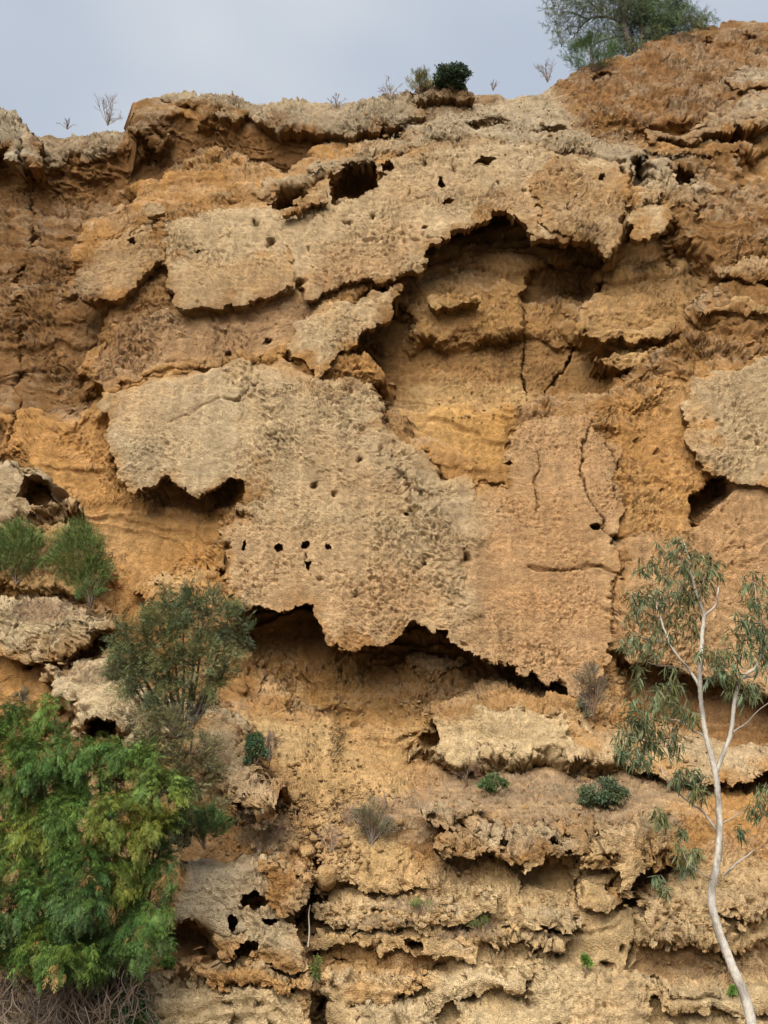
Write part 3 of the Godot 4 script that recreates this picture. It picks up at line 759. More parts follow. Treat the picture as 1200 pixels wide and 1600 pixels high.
	for q in [
		["505,1400 560,1392 640,1398 692,1408 690,1440 640,1446 560,1452 506,1446", 0.75, cream], ["500,1516 560,1508 640,1514 700,1506 800,1504 828,1512 826,1550 740,1556 640,1552 560,1560 502,1556", 0.7, cream],
		["700,1440 760,1450 828,1442 826,1478 760,1490 704,1480", 0.6, SAND], ["1000,1392 1060,1376 1130,1380 1200,1365 1400,1355 1400,1425 1200,1440 1120,1436 1060,1440 1004,1430", 0.7, PALE],
		["1020,1532 1130,1536 1400,1526 1400,1580 1200,1586 1060,1582 1030,1572", 0.7, cream], ["1040,1592 1130,1588 1400,1584 1400,1700 1042,1700", 0.9, cream],
		["300,1498 350,1494 400,1504 484,1522 484,1550 400,1548 330,1540 300,1524", 2.0, cream], ["560,1340 620,1332 668,1348 664,1388 600,1396 560,1386", 0.65, SAND], ["505,1340 556,1332 558,1376 516,1384", 0.75, PALE],
		["400,1342 455,1335 486,1360 484,1405 440,1416 408,1388", 1.8, PALE]]:
		feat(q[0], q[1], {"slab": "rock_block", "thick": 1.0, "round": 0.3, "ft": 0.5, "fb": 0.1, "fs": 0.3, "jag": 0.22, "col": q[2], "cm": 0.85, "rough": 0.42, "strata": 0.4, "pit": 0.7})
	# thin hard beds standing out of the great hollow and the walls beside it
	for q in [
		["905,505 960,498 1040,500 1085,510 1040,526 960,528 905,522", -0.25, SAND], ["930,545 1000,538 1050,545 1000,562 940,566", -0.2, SAND],
		["1100,470 1200,462 1300,465 1300,482 1200,486 1110,482", 0.55, SAND], 
		["985,215 1050,222 1110,226 1160,222 1160,236 1080,242 1000,236", 0.5, OCHRE]]:
		feat(q[0], q[1], {"slab": "rock_bed", "thick": 0.7, "round": 0.25, "ft": 0.5, "fb": 0.1, "fs": 0.5, "jag": 0.3, "col": q[2], "cm": 0.6, "rough": 0.6, "strata": 0.3, "pit": 0.4})
	# --- cracks ----------------------------------------------------------------------------------------------
	for c in [
		["48,255 46,300 40,345 36,380 25,410", 1.2, 0.16, -0.8], ["20,410 16,470 12,540 15,620 8,690", 0.9, 0.12, -0.4],
		["968,395 962,415 925,460 902,490 898,540 880,570 855,600 840,630", 1.1, 0.16, -1.2], ["823,470 822,540 825,590 822,620", 0.8, 0.1, -1.3],
		["925,650 918,700 912,740 925,785 945,815 965,835 968,880 960,930 958,990", 0.6, 0.07], ["842,700 838,740 845,800", 0.3, 0.04],
		["985,255 983,300 975,350 970,395", 0.9, 0.12], ["892,245 893,290 892,335", 0.4, 0.05], ["1075,285 1090,320 1098,340", 0.5, 0.06],
		["825,884 880,885 940,880 965,890", 0.25, 0.05], ["840,1010 865,1045 880,1062", 0.4, 0.05], ["952,690 965,720 960,770", 0.3, 0.05],
		["180,598 240,580 330,567 420,548", 0.35, 0.045], ["400,560 385,610 372,680 372,745", 0.0, 0.03], ["345,625 300,640 270,660", 0.15, 0.03], ["372,622 395,600 420,570", 0.25, 0.035],
		["355,625 375,620", 0.3, 0.05], ["1000,480 1000,480", 0.1, 0.02], ["830,1490 832,1530 828,1570", 0.5, 0.05], ["915,1300 918,1345 915,1400", 0.6, 0.07], ["985,1410 1000,1480 990,1510", 0.5, 0.06],
		["660,700 700,735", 0.3, 0.04], ["350,850 345,905", 0.4, 0.06], ["755,755 790,751", 0.4, 0.05], ["940,1135 945,1170 950,1195", 0.5, 0.05], ["780,1180 782,1200", 0.3, 0.05],
		["1010,1470 1080,1478 1130,1472", 0.5, 0.06], ["1040,1558 1100,1562 1130,1560", 0.35, 0.05], ["355,1560 375,1590 380,1640", 0.4, 0.05], ["410,1570 430,1600", 0.4, 0.05], ["230,1545 260,1555 270,1580", 0.4, 0.05],
	]:
		feat(c[0], -c[1] - 0.15, {"line": c[2] * 0.35, "at": c[3] if c.size() > 3 else 0.3, "ft": 0.16, "fb": 0.16, "fs": 0.16, "jag": 0.16, "col": BROWN, "cm": 0.55, "cf": 0.12})
	# --- single holes ----------------------------------------------------------------------------------------
	for q in [[437, 857, 6, 6], [475, 855, 8, 8], [511, 857, 6, 6], [485, 882, 7, 6], [480, 872, 3, 6], [385, 852, 5, 8], [352, 848, 6, 5], [625, 740, 6, 4], [636, 800, 9, 4], [655, 770, 4, 3], [690, 735, 5, 4], [565, 718, 4, 4], [605, 626, 5, 6], [600, 645, 4, 4],
			[415, 523, 6, 4], [356, 543, 11, 4], [312, 398, 9, 6], [209, 381, 8, 5], [396, 350, 4, 6], [423, 382, 5, 5], [180, 600, 4, 8], [448, 552, 7, 5], [606, 262, 12, 8], [755, 255, 14, 7], [700, 318, 9, 4], [642, 305, 4, 4], [690, 285, 5, 9], [875, 270, 6, 5], [940, 282, 6, 6], [968, 270, 5, 5], [885, 300, 3, 7], [630, 240, 10, 5],
			[455, 335, 10, 4], [470, 440, 6, 5], [580, 335, 6, 4], [545, 350, 4, 3], [610, 370, 4, 3], [665, 355, 3, 4], [535, 465, 4, 3], [710, 265, 4, 4], [660, 260, 5, 4], [775, 285, 4, 3], [820, 300, 4, 3],
			[1090, 812, 5, 5], [1038, 760, 4, 4], [1030, 700, 3, 3], [935, 815, 9, 5], [970, 830, 8, 4], [1100, 905, 6, 5], [1110, 870, 5, 4], [1000, 680, 3, 3], [490, 752, 5, 3], [520, 770, 4, 3], [590, 700, 3, 4], [660, 880, 4, 3], [730, 870, 5, 4], [500, 900, 4, 3], [560, 930, 4, 3],
			[115, 1045, 5, 5], [70, 1045, 4, 4], [940, 120, 16, 8], [1175, 60, 8, 7], [1110, 65, 8, 6], [1150, 205, 9, 5], [865, 120, 7, 5], [235, 205, 7, 10], [125, 225, 7, 7], [100, 215, 5, 6], [170, 215, 5, 6],
			[375, 1446, 8, 6], [438, 1444, 14, 6], [405, 1412, 5, 4], [510, 1500, 9, 5], [535, 1502, 12, 6], [655, 1475, 14, 6], [600, 1480, 6, 5], [690, 1512, 10, 5], [520, 1540, 5, 5], [620, 1560, 6, 5], [370, 1535, 8, 4], [400, 1540, 8, 4], [470, 1545, 9, 4], [560, 1590, 7, 5],
			[710, 1290, 7, 5], [840, 1300, 6, 5], [880, 1310, 6, 5], [780, 1320, 9, 5], [940, 1335, 6, 5], [1000, 1320, 5, 5], [860, 1320, 12, 8], [880, 1335, 8, 5], [760, 1310, 5, 4], [820, 1290, 5, 4], [590, 1430, 6, 4], [880, 1490, 6, 3], [950, 1505, 8, 4], [740, 1560, 5, 4], [870, 1610, 6, 4]]:
		hole(q[0], q[1], q[2], q[3], 0.35 + 0.04 * minf(q[2], 12.0), 0.4)

# ---------------------------------------------------------------- cliff: fine relief and meshes
var nB := noise(41, 0.5, 3, 1, 1.0)
var nC := noise(42, 1.9, 3, 1, 0.35)
var nD := noise(43, 2.6, 1, 2)
var nG := noise(49, 5.5, 1, 2)
var nE := noise(44, 5.0, 3, 1, 0.10)
var nH := noise(52, 4.2, 4)
var nS := noise(45, 0.9, 4)
var nL := noise(46, 0.16, 3)
var nM := noise(47, 0.45, 4)
var nF := noise(48, 3.6, 4)
var nV := noise(50, 0.7, 4)
var nK := noise(53, 0.28, 2)

# the displaced point and the colour of the stone for a place on the coarse surface
var out_col := Color.WHITE
func weather(p: Vector3, n: Vector3, r: float, strata: float, pit: float, cc: Color, lip: float) -> Vector3:
	var q := Vector3(p.x, p.y * 1.25, p.z)
	var b := nB.get_noise_3dv(q)
	var c := nC.get_noise_3dv(q)
	var l := nL.get_noise_3d(p.x, p.y * 1.3, p.z)
	var m := nM.get_noise_3d(p.x, p.y * 1.4, p.z)
	var bed := nS.get_noise_1d((p.y + l * 1.6 + p.x * 0.03) * 0.95)
	var patch := clampf(0.6 + 1.9 * nK.get_noise_3d(p.x + 5.0, p.y, p.z) + 0.9 * m, 0.06, 1.7)   # smooth faces beside crumbled ones
	var ledge := 0.5 * bed + 0.5 * (smoothstep(-0.06, 0.10, bed) - 0.5)
	var knob := nD.get_noise_3d(q.x * 0.8 + 50.0, q.y * 0.8, q.z * 0.8)
	var d := r * (0.09 * b + 0.09 * c * patch) - maxf(r - 1.0, 0.0) * 0.55 * (knob + 0.5) + (0.045 + 0.075 * minf(r, 1.15)) * patch * nE.get_noise_3dv(q) + (0.035 + 0.09 * minf(r, 1.2)) * (0.4 + 0.6 * patch) * nH.get_noise_3dv(p) + strata * 0.21 * ledge
	var hollow := smoothstep(-0.60, -0.90, nD.get_noise_3dv(q)) * smoothstep(0.0, 0.35, m + 0.10)
	var tiny := smoothstep(-0.55, -0.85, nG.get_noise_3dv(q)) * smoothstep(-0.1, 0.3, l + m * 0.7 + 0.05)
	d -= pit * 0.38 * hollow + (0.25 + pit) * 0.11 * tiny
	var shift := Vector3(nV.get_noise_3d(p.x, p.y, p.z * 1.3), nV.get_noise_3d(p.x + 40.0, p.y, p.z * 1.3), 0.0)
	# colour of the stone itself: blotches, beds and grain
	var tone := 1.0 + 0.22 * m + 0.36 * nF.get_noise_3dv(p) + 0.10 * strata * bed + 0.26 * nF.get_noise_3d(p.x * 0.5, p.y * 0.055, p.z * 0.4)
	var rust := clampf(l * 1.5 + m * 0.6, -1.0, 1.0) * 0.26 * smoothstep(0.15, 0.5, cc.r)
	if rust > 0.0: cc = cc.lerp(Color(0.50, 0.25, 0.085), rust)
	else: cc = cc.lerp(CREAM, -rust * 0.8)
	var lich := smoothstep(0.25, 0.75, n.y + 0.45 * c + 0.2) * clampf(r - 0.3, 0.0, 1.0) * smoothstep(-0.25, 0.25, m) * 0.35
	cc = cc.lerp(Color(0.50, 0.45, 0.35), lich)
	out_col = Color(clampf(cc.r * tone, 0.02, 0.78), clampf(cc.g * tone, 0.02, 0.72), clampf(cc.b * tone, 0.015, 0.6))
	return p + n * (d * lip) + shift * (0.30 * minf(r, 1.2) * lip)

func finish_cliff() -> void:
	nE.fractal_gain = 0.6
	nH.fractal_gain = 0.65
	nS.fractal_gain = 0.6
	nM.fractal_gain = 0.65
	nV.fractal_gain = 0.6
	var cliff := base("cliff", Vector3.ZERO, "tall weathered ochre and cream sandstone cliff with hollows and overhangs", "cliff")
	cliff.set_meta("kind", "structure")
	back_face(cliff)
	for k in range(1, layers.size()):
		slab_mesh(layers[k], cliff)

func rock_part(cliff: Node3D, L: Layer, vv: PackedVector3Array, vn: PackedVector3Array, vc: PackedColorArray, ii: PackedInt32Array) -> void:
	var arr := []
	arr.resize(Mesh.ARRAY_MAX)
	arr[Mesh.ARRAY_VERTEX] = vv
	arr[Mesh.ARRAY_NORMAL] = vn
	arr[Mesh.ARRAY_COLOR] = vc
	arr[Mesh.ARRAY_INDEX] = ii
	var am := ArrayMesh.new()
	am.add_surface_from_arrays(Mesh.PRIMITIVE_TRIANGLES, arr)
	var o := mesh_node(part_name(L.called), am, rock_mat, cliff)
	if L.label: o.set_meta("label", L.label)

func back_face(cliff: Node3D) -> void:
	# the rows of each column are moved so that undersides and steps get their share of them
	var L := layers[0]
	var dens := PackedFloat32Array()
	dens.resize(NC * NR)
	for j in NR:
		var jj := mini(j + 1, NR - 1)
		for i in NC:
			var dv := maxf(gv[jj * NC + i] - gv[(jj - 1) * NC + i], 0.001)
			var dz := L.z[jj * NC + i] - L.z[(jj - 1) * NC + i]
			dens[j * NC + i] = minf(sqrt(dv * dv + dz * dz) / dv, 9.0)
	var rad := 10
	var tmp := dens.duplicate()
	for pass_ in 2:
		for j in NR:                                         # running mean along each row
			var o := j * NC
			var s := tmp[o] * rad
			for i in rad:
				s += tmp[o + i]
			for i in NC:
				s += tmp[o + mini(i + rad, NC - 1)]
				dens[o + i] = s / (2.0 * rad + 1.0)
				s -= tmp[o + maxi(i - rad, 0)]
		var keep := tmp
		tmp = dens
		dens = keep
	var total := NC * NR
	var px := PackedVector3Array()
	px.resize(total)
	var pa := PackedInt32Array()                             # which coarse row, and how far to the next
	pa.resize(total)
	var pf := PackedFloat32Array()
	pf.resize(total)
	var cum := PackedFloat32Array()
	cum.resize(NR)
	for i in NC:
		var s := 0.0
		for j in NR:
			cum[j] = s
			s += 0.35 + 0.65 * tmp[j * NC + i]
		var last := cum[NR - 1]
		var j0 := 0
		for j in NR:
			var want := last * j / float(NR - 1)
			while j0 < NR - 2 and cum[j0 + 1] < want:
				j0 += 1
			var f := clampf((want - cum[j0]) / maxf(cum[j0 + 1] - cum[j0], 1e-5), 0.0, 1.0)
			var a := j0 * NC + i
			var b := a + NC
			var k := j * NC + i
			var v := lerpf(gv[a], gv[b], f)
			px[k] = Vector3(lerpf(gu[a], gu[b], f), v, zbase(v) + lerpf(L.z[a], L.z[b], f))
			pa[k] = a
			pf[k] = f
	# behind a lip the roof of a hollow runs on upwards: the edges are real overhangs
	var lead := PackedFloat32Array()
	lead.resize(total)
	for i in NC:
		var l := -1e9
		for j in range(NR - 1, -1, -1):
			var k := j * NC + i
			var z := px[k].z - zbase(px[k].y)
			if j < NR - 1: l -= 0.75 * absf(px[k + NC].y - px[k].y)
			l = maxf(l, z)
			lead[k] = l - z
	for j in NR:
		for i in NC:
			var s := 0.0
			for q in range(-5, 6):
				s += lead[j * NC + clampi(i + q, 0, NC - 1)]
			s /= 11.0
			px[j * NC + i].y += 0.5 * minf(minf(s, lead[j * NC + i] * 1.5), 1.6)
	var fine := PackedVector3Array()
	fine.resize(total)
	var col := PackedColorArray()
	col.resize(total)
	for j in NR:
		for i in NC:
			var k := j * NC + i
			var a := pa[k]
			var b := a + NC
			var f := pf[k]
			var n := (px[j * NC + mini(i + 2, NC - 1)] - px[j * NC + maxi(i - 2, 0)]).cross(px[mini(j + 2, NR - 1) * NC + i] - px[maxi(j - 2, 0) * NC + i]).normalized()
			var lip := 1.0
			if j > NR - 40:
				lip = (NR - 1 - j) / 39.0 * 0.5 + 0.5
			fine[k] = weather(px[k], n, lerpf(L.ro[a], L.ro[b], f), lerpf(L.sr[a], L.sr[b], f), lerpf(L.pt[a], L.pt[b], f), Color(lerpf(L.r[a], L.r[b], f), lerpf(L.g[a], L.g[b], f), lerpf(L.b[a], L.b[b], f)), lip)
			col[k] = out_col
	print("relief ", Time.get_ticks_msec())
	# rows over the top, back across the plateau
	var rows := NR + NP
	var nT := noise(51, 0.2, 3)
	for j in NP:
		var back := 0.25 * pow(1.52, j) - 0.1
		for i in NC:
			var e := fine[(NR - 1) * NC + i]
			var y := e.y + minf(back, 4.0) * 0.06 + nT.get_noise_2d(e.x, back) * minf(back, 2.0) * 0.15 - back * 0.02
			fine.append(Vector3(e.x * (1.0 + back * 0.01), y, e.z - back))
			col.append(Color(0.36, 0.27, 0.165))
	var nor := PackedVector3Array()
	nor.resize(NC * rows)
	for j in rows:
		for i in NC:
			var n := (fine[j * NC + mini(i + 1, NC - 1)] - fine[j * NC + maxi(i - 1, 0)]).cross(fine[mini(j + 1, rows - 1) * NC + i] - fine[maxi(j - 1, 0) * NC + i])
			nor[j * NC + i] = n.normalized()
	relief = fine.duplicate()
	var ii := PackedInt32Array()
	ii.resize((rows - 1) * (NC - 1) * 6)
	var t := 0
	for j in rows - 1:
		for i in NC - 1:
			var k := j * NC + i
			ii[t] = k
			ii[t + 1] = k + NC
			ii[t + 2] = k + 1
			ii[t + 3] = k + 1
			ii[t + 4] = k + NC
			ii[t + 5] = k + NC + 1
			t += 6
	rock_part(cliff, L, fine, nor, col, ii)

func slab_mesh(L: Layer, cliff: Node3D) -> void:
	var h := L.j1 - L.j0 + 1
	var w := L.w
	var on := PackedByteArray()                              # a cell counts when its four corners lie inside
	on.resize(w * h)
	var some := false
	for j in h - 1:
		for i in w - 1:
			var k := j * w + i
			if L.d[k] > 0.0 and L.d[k + 1] > 0.0 and L.d[k + w] > 0.0 and L.d[k + w + 1] > 0.0:
				on[k] = 1
				some = true
	if not some: return
	var map := PackedInt32Array()
	map.resize(w * h)
	map.fill(-1)
	var coarse := PackedVector3Array()
	coarse.resize(w * h)
	var grad := PackedVector2Array()
	grad.resize(w * h)
	for j in h:
		for i in w:
			var k := j * w + i
			var gk := (j + L.j0) * NC + i + L.i0
			if L.d[k] > -0.5: coarse[k] = Vector3(gu[gk], gv[gk], zbase(gv[gk]) + L.z[k])
	for j in h:
		for i in w:
			var k := j * w + i
			if L.d[k] <= 0.0: continue
			var kx0 := j * w + maxi(i - 2, 0)
			var kx1 := j * w + mini(i + 2, w - 1)
			var ky0 := maxi(j - 2, 0) * w + i
			var ky1 := mini(j + 2, h - 1) * w + i
			var gk := (j + L.j0) * NC + i + L.i0
			var dx := gu[gk + (1 if i + L.i0 < NC - 1 else 0)] - gu[gk - (1 if i + L.i0 > 0 else 0)]
			var dy := gv[gk + (NC if j + L.j0 < NR - 1 else 0)] - gv[gk - (NC if j + L.j0 > 0 else 0)]
			grad[k] = Vector2((L.d[kx1] - L.d[kx0]) / maxf(dx * 2.0, 0.01), (L.d[ky1] - L.d[ky0]) / maxf(dy * 2.0, 0.01)).limit_length(1.0)
	var vv := PackedVector3Array()
	var vn := PackedVector3Array()
	var vc := PackedColorArray()
	var ii := PackedInt32Array()
	var inward := PackedVector2Array()
	for j in h:
		for i in w:
			var k := j * w + i
			var c := 0
			if i < w - 1 and j < h - 1: c += on[k]
			if i > 0 and j < h - 1: c += on[k - 1]
			if i < w - 1 and j > 0: c += on[k - w]
			if i > 0 and j > 0: c += on[k - w - 1]
			if c == 0: continue
			var p := coarse[k]
			if c < 4:                                        # the broken edge follows the outline, not the grid
				var s := minf(L.d[k], 0.06)
				p -= Vector3(grad[k].x, grad[k].y, 0.0) * s
			var a := coarse[j * w + maxi(i - 1, 0)] if L.d[j * w + maxi(i - 1, 0)] > 0.0 else p
			var b := coarse[j * w + mini(i + 1, w - 1)] if L.d[j * w + mini(i + 1, w - 1)] > 0.0 else p
			var e := coarse[maxi(j - 1, 0) * w + i] if L.d[maxi(j - 1, 0) * w + i] > 0.0 else p
			var f := coarse[mini(j + 1, h - 1) * w + i] if L.d[mini(j + 1, h - 1) * w + i] > 0.0 else p
			var n := (b - a).cross(f - e)
			n = n.normalized() if n.length_squared() > 1e-12 else Vector3(0, 0, 1)
			map[k] = vv.size()
			vv.append(weather(p, n, L.ro[k], L.sr[k], L.pt[k], Color(L.r[k], L.g[k], L.b[k]), 1.0))
			vc.append(out_col)
			vn.append(n)
			inward.append(grad[k])
	var nor := PackedVector3Array()
	nor.resize(vv.size())
	for j in h - 1:
		for i in w - 1:
			var k := j * w + i
			if on[k] == 0: continue
			var q := [map[k], map[k + w], map[k + 1], map[k + 1], map[k + w], map[k + w + 1]]
			for z in 6: ii.append(q[z])
			for z in [0, 3]:
				var n := (vv[q[z + 2]] - vv[q[z]]).cross(vv[q[z + 1]] - vv[q[z]])
				for y in 3: nor[q[z + y]] += n
	for k in nor.size(): vn[k] = nor[k].normalized()
	for k in vv.size():
		relief.append(vv[k])
	# the broken edge itself, running back into the rock
	for j in h - 1:
		for i in w - 1:
			var k := j * w + i
			if on[k] == 0: continue
			for side in 4:
				var out_ := false
				var a := 0
				var b := 0
				match side:
					0:
						out_ = j == 0 or on[k - w] == 0
						a = k + 1
						b = k
					1:
						out_ = j == h - 2 or on[k + w] == 0
						a = k + w
						b = k + w + 1
					2:
						out_ = i == 0 or on[k - 1] == 0
						a = k
						b = k + w
					3:
						out_ = i == w - 2 or on[k + 1] == 0
						a = k + w + 1
						b = k + 1
				if not out_: continue
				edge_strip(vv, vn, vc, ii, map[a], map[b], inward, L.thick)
	rock_part(cliff, L, vv, vn, vc, ii)

func edge_strip(vv: PackedVector3Array, vn: PackedVector3Array, vc: PackedColorArray, ii: PackedInt32Array, a: int, b: int, inward: PackedVector2Array, thick: float) -> void:
	var pa := vv[a]
	var pb := vv[b]
	for s in 4:
		var t := (s + 1) / 4.0
		var qa := strip_point(vv[a], inward[a], t, thick)
		var qb := strip_point(vv[b], inward[b], t, thick)
		var n := (qa - pa).cross(pb - pa)
		n = n.normalized() if n.length_squared() > 1e-12 else Vector3.DOWN
		var k := vv.size()
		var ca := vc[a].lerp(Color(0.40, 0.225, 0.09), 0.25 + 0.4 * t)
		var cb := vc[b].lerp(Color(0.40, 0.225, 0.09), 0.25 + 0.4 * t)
		for v in [pa, qa, pb, qb]:
			vv.append(v)
			vn.append(n)
		vc.append(ca)
		vc.append(ca)
		vc.append(cb)
		vc.append(cb)
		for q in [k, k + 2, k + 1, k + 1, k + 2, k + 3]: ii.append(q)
		pa = qa
		pb = qb

func strip_point(p: Vector3, inw: Vector2, t: float, thick: float) -> Vector3:
	var z := p.z - thick * t
	var k := nV.get_noise_3d(p.x * 1.5, p.y * 1.5, z * 2.5)
	var c := nC.get_noise_3d(p.x, p.y, z)
	var m := 0.05 + thick * 0.22 * t * t + 0.16 * k * t + 0.05 * c
	return Vector3(p.x + inw.x * m, p.y + inw.y * m, z)

var relief := PackedVector3Array()
var part_count := {}
func part_name(n: String) -> String:
	var k: int = part_count.get(n, 0)
	part_count[n] = k + 1
	return n if k == 0 else "%s_%03d" % [n, k]

# ---------------------------------------------------------------- plants
var mottle := 0.0
var bark_noise := noise(61, 1.4, 4)
func tube(st: SurfaceTool, pts: PackedVector3Array, radii: PackedFloat32Array, c: Color, sides := 6, jitter := 0.0) -> void:
	var first := true
	var dirt := Color(c.r * 0.42, c.g * 0.40, c.b * 0.38)
	var prev := PackedVector3Array()
	var prevn := PackedVector3Array()
	for k in pts.size():
		var t: Vector3 = pts[mini(k + 1, pts.size() - 1)] - pts[maxi(k - 1, 0)]
		t = t.normalized()
		var u := t.cross(Vector3(0.31, 0.2, 1.0)).normalized()
		var w := t.cross(u)
		var ring := PackedVector3Array()
		var rn := PackedVector3Array()
		for s in sides:
			var a := s * TAU / sides
			var n := u * cos(a) + w * sin(a)
			ring.append(pts[k] + n * radii[k] * (1.0 + (rng.randf_range(-jitter, jitter) if jitter > 0.0 else 0.0)))
			rn.append(n)
		if not first:
			for s in sides:
				var s2 := (s + 1) % sides
				for q in [[prev, prevn, s], [ring, rn, s], [prev, prevn, s2], [prev, prevn, s2], [ring, rn, s], [ring, rn, s2]]:
					st.set_color(c.lerp(dirt, mottle * smoothstep(-0.05, 0.35, bark_noise.get_noise_3d(q[0][q[2]].x * 2.2, q[0][q[2]].y * 0.7, q[0][q[2]].z * 2.2))) if mottle > 0.0 else c)
					st.set_normal(q[1][q[2]])
					st.add_vertex(q[0][q[2]])
		first = false
		prev = ring
		prevn = rn

func smooth_line(pts: PackedVector3Array, per := 5, wob := 0.0) -> PackedVector3Array:
	var o := PackedVector3Array()
	for k in pts.size() - 1:
		var a := pts[maxi(k - 1, 0)]
		var b := pts[k]
		var c := pts[k + 1]
		var d := pts[mini(k + 2, pts.size() - 1)]
		for s in per:
			o.append(b.cubic_interpolate(c, a, d, s / float(per)) + Vector3(rng.randf_range(-wob, wob), rng.randf_range(-wob, wob), rng.randf_range(-wob, wob)))
	o.append(pts[pts.size() - 1])
	return o

func branch(pts: PackedVector3Array, r0: float, r1: float, called: String, c: Color, parent: Node3D, mat: Material, sides := 8, per := 5, wob := 0.0) -> PackedVector3Array:
	var line := smooth_line(pts, per, wob)
	var st := new_st()
	var rr := PackedFloat32Array()
	for k in line.size():
		rr.append(lerpf(r0, r1, pow(k / float(line.size() - 1), 0.85)))
	tube(st, line, rr, c, sides, 0.07)
	mesh_node(called, st.commit(), mat, parent)
	return line

func new_st() -> SurfaceTool:
	var st := SurfaceTool.new()
	st.begin(Mesh.PRIMITIVE_TRIANGLES)
	return st

func blade(st: SurfaceTool, a: Vector3, dir: Vector3, side: Vector3, length: float, width: float, sag: float, c: Color, cuts := 3) -> void:
	# a leaf as a narrow folded strip that bends down along its length
	var n := side.cross(dir).normalized()
	var l := []
	for k in cuts + 1:
		var t := k / float(cuts)
		var p := a + dir * length * t + Vector3(0, -sag * length * t * t, 0)
		var w := width * 0.5 * sin(PI * clampf(0.12 + 0.88 * t, 0.0, 1.0))
		l.append([p - side * w, p + side * w])
	for k in cuts:
		for p in [l[k][0], l[k + 1][0], l[k][1], l[k][1], l[k + 1][0], l[k + 1][1]]:
			st.set_color(c)
			st.set_normal(n)
			st.add_vertex(p)

func white_sprig(kind: String, sd: int) -> Mesh:
	var r := RandomNumberGenerator.new()
	r.seed = sd
	var st := new_st()
	var w := Color(1, 1, 1)
	match kind:
		"gum":                                                # a handful of long hanging leaves on a twig end
			for k in 7:
				var a := r.randf() * TAU
				var o := Vector3(cos(a), 0, sin(a))
				var d := (o * r.randf_range(0.25, 0.9) + Vector3(0, r.randf_range(-1.0, 0.1), 0)).normalized()
				blade(st, o * 0.02 + Vector3(0, -0.05 * k * 0.3, 0), d, d.cross(Vector3(r.randf() - 0.5, 0.3, r.randf() - 0.5)).normalized(), r.randf_range(0.13, 0.22), r.randf_range(0.022, 0.034), r.randf_range(0.2, 0.6), w * r.randf_range(0.75, 1.15), 3)
		"frond":                                              # an arching stem with paired leaflets
			for k in 10:
				var t := k / 9.0
				var p := Vector3(0, 0.10 * sin(t * 2.4) - 0.26 * t * t, t * 0.42)
				var len_ := 0.125 * sin(PI * (0.15 + 0.8 * t)) + 0.02
				for s in [-1.0, 1.0]:
					var d := Vector3(s * 0.8 + r.randf_range(-0.3, 0.3), -0.4 + r.randf_range(-0.5, 0.4), 0.5 + r.randf_range(-0.3, 0.3)).normalized()
					blade(st, p, d, d.cross(Vector3(0, 1, 0.2)).normalized(), len_ * r.randf_range(0.7, 1.3), 0.023, 0.6, w * r.randf_range(0.65, 1.25), 2)
		"wisp":                                               # fine upright needles
			for k in 16:
				var t := k / 16.0
				var a := r.randf() * TAU
				var d := (Vector3(cos(a), 0, sin(a)) * 0.55 + Vector3(0, 0.9, 0)).normalized()
				blade(st, Vector3(0, t * 0.30, 0), d, d.cross(Vector3(cos(a + 1.0), 0.1, sin(a + 1.0))).normalized(), r.randf_range(0.09, 0.19), 0.013, 0.25, w * r.randf_range(0.75, 1.2), 2)
		"small":                                              # a tuft of small rounded leaves
			for k in 16:
				var d := Vector3(r.randf_range(-1, 1), r.randf_range(-0.35, 1), r.randf_range(-1, 1)).normalized()
				blade(st, d * r.randf_range(0.02, 0.12), d, d.cross(Vector3(r.randf() - 0.5, r.randf() - 0.5, 0.6)).normalized(), r.randf_range(0.06, 0.10), r.randf_range(0.03, 0.05), 0.2, w * r.randf_range(0.75, 1.2), 2)
		"straw":
			for k in 12:
				var a := r.randf() * TAU
				var d := (Vector3(cos(a), 0, sin(a)) * r.randf_range(0.15, 0.75) + Vector3(0, 1, 0)).normalized()
				blade(st, Vector3(cos(a * 3.0), 0, sin(a * 3.0)) * 0.05, d, d.cross(Vector3(cos(a + 1.3), 0, sin(a + 1.3))).normalized(), r.randf_range(0.10, 0.30), 0.010, r.randf_range(0.2, 0.7), w * r.randf_range(0.7, 1.25), 2)
	return st.commit()

var sprigs := {}
func sprig(kind: String) -> Array:
	if not sprigs.has(kind):
		var l := []
		for k in 3: l.append(white_sprig(kind, 90 + k))
		sprigs[kind] = l
	return sprigs[kind]

# spots: [position, size, yaw, tilt direction (or null), colour]
func foliage(kind: String, spots: Array, parent: Node3D, called := "foliage", mat: Material = null, fan := false) -> void:
	var forms := sprig(kind)
	for f in forms.size():
		var own := []
		for k in range(f, spots.size(), forms.size()): own.append(spots[k])
		if own.is_empty():
			continue
		var mm := MultiMesh.new()
		mm.transform_format = MultiMesh.TRANSFORM_3D
		mm.use_colors = true
		mm.mesh = forms[f]
		mm.instance_count = own.size()
		for k in own.size():
			var s: Array = own[k]
			var b := Basis(Vector3.UP, s[2])
			if s[3] != Vector3.ZERO:
				if fan: b = Basis.looking_at(-(s[3] as Vector3), Vector3.UP) * Basis(Vector3(0, 0, 1), rng.randf_range(-0.6, 0.6))
				else: b = Basis(Quaternion(Vector3.UP, (s[3] as Vector3).normalized())) * b
			mm.set_instance_transform(k, Transform3D(b.scaled(Vector3.ONE * s[1]), s[0]))
			mm.set_instance_color(k, s[4])
		var o := MultiMeshInstance3D.new()
		o.name = called
		o.multimesh = mm
		o.material_override = mat if mat else leaf_mat
		parent.add_child(o, true)
		o.set_meta("kind", "stuff")

func in_ball() -> Vector3:
	while true:
		var v := Vector3(rng.randf_range(-1, 1), rng.randf_range(-1, 1), rng.randf_range(-1, 1))
		if v.length_squared() < 1.0: return v
	return Vector3.ZERO

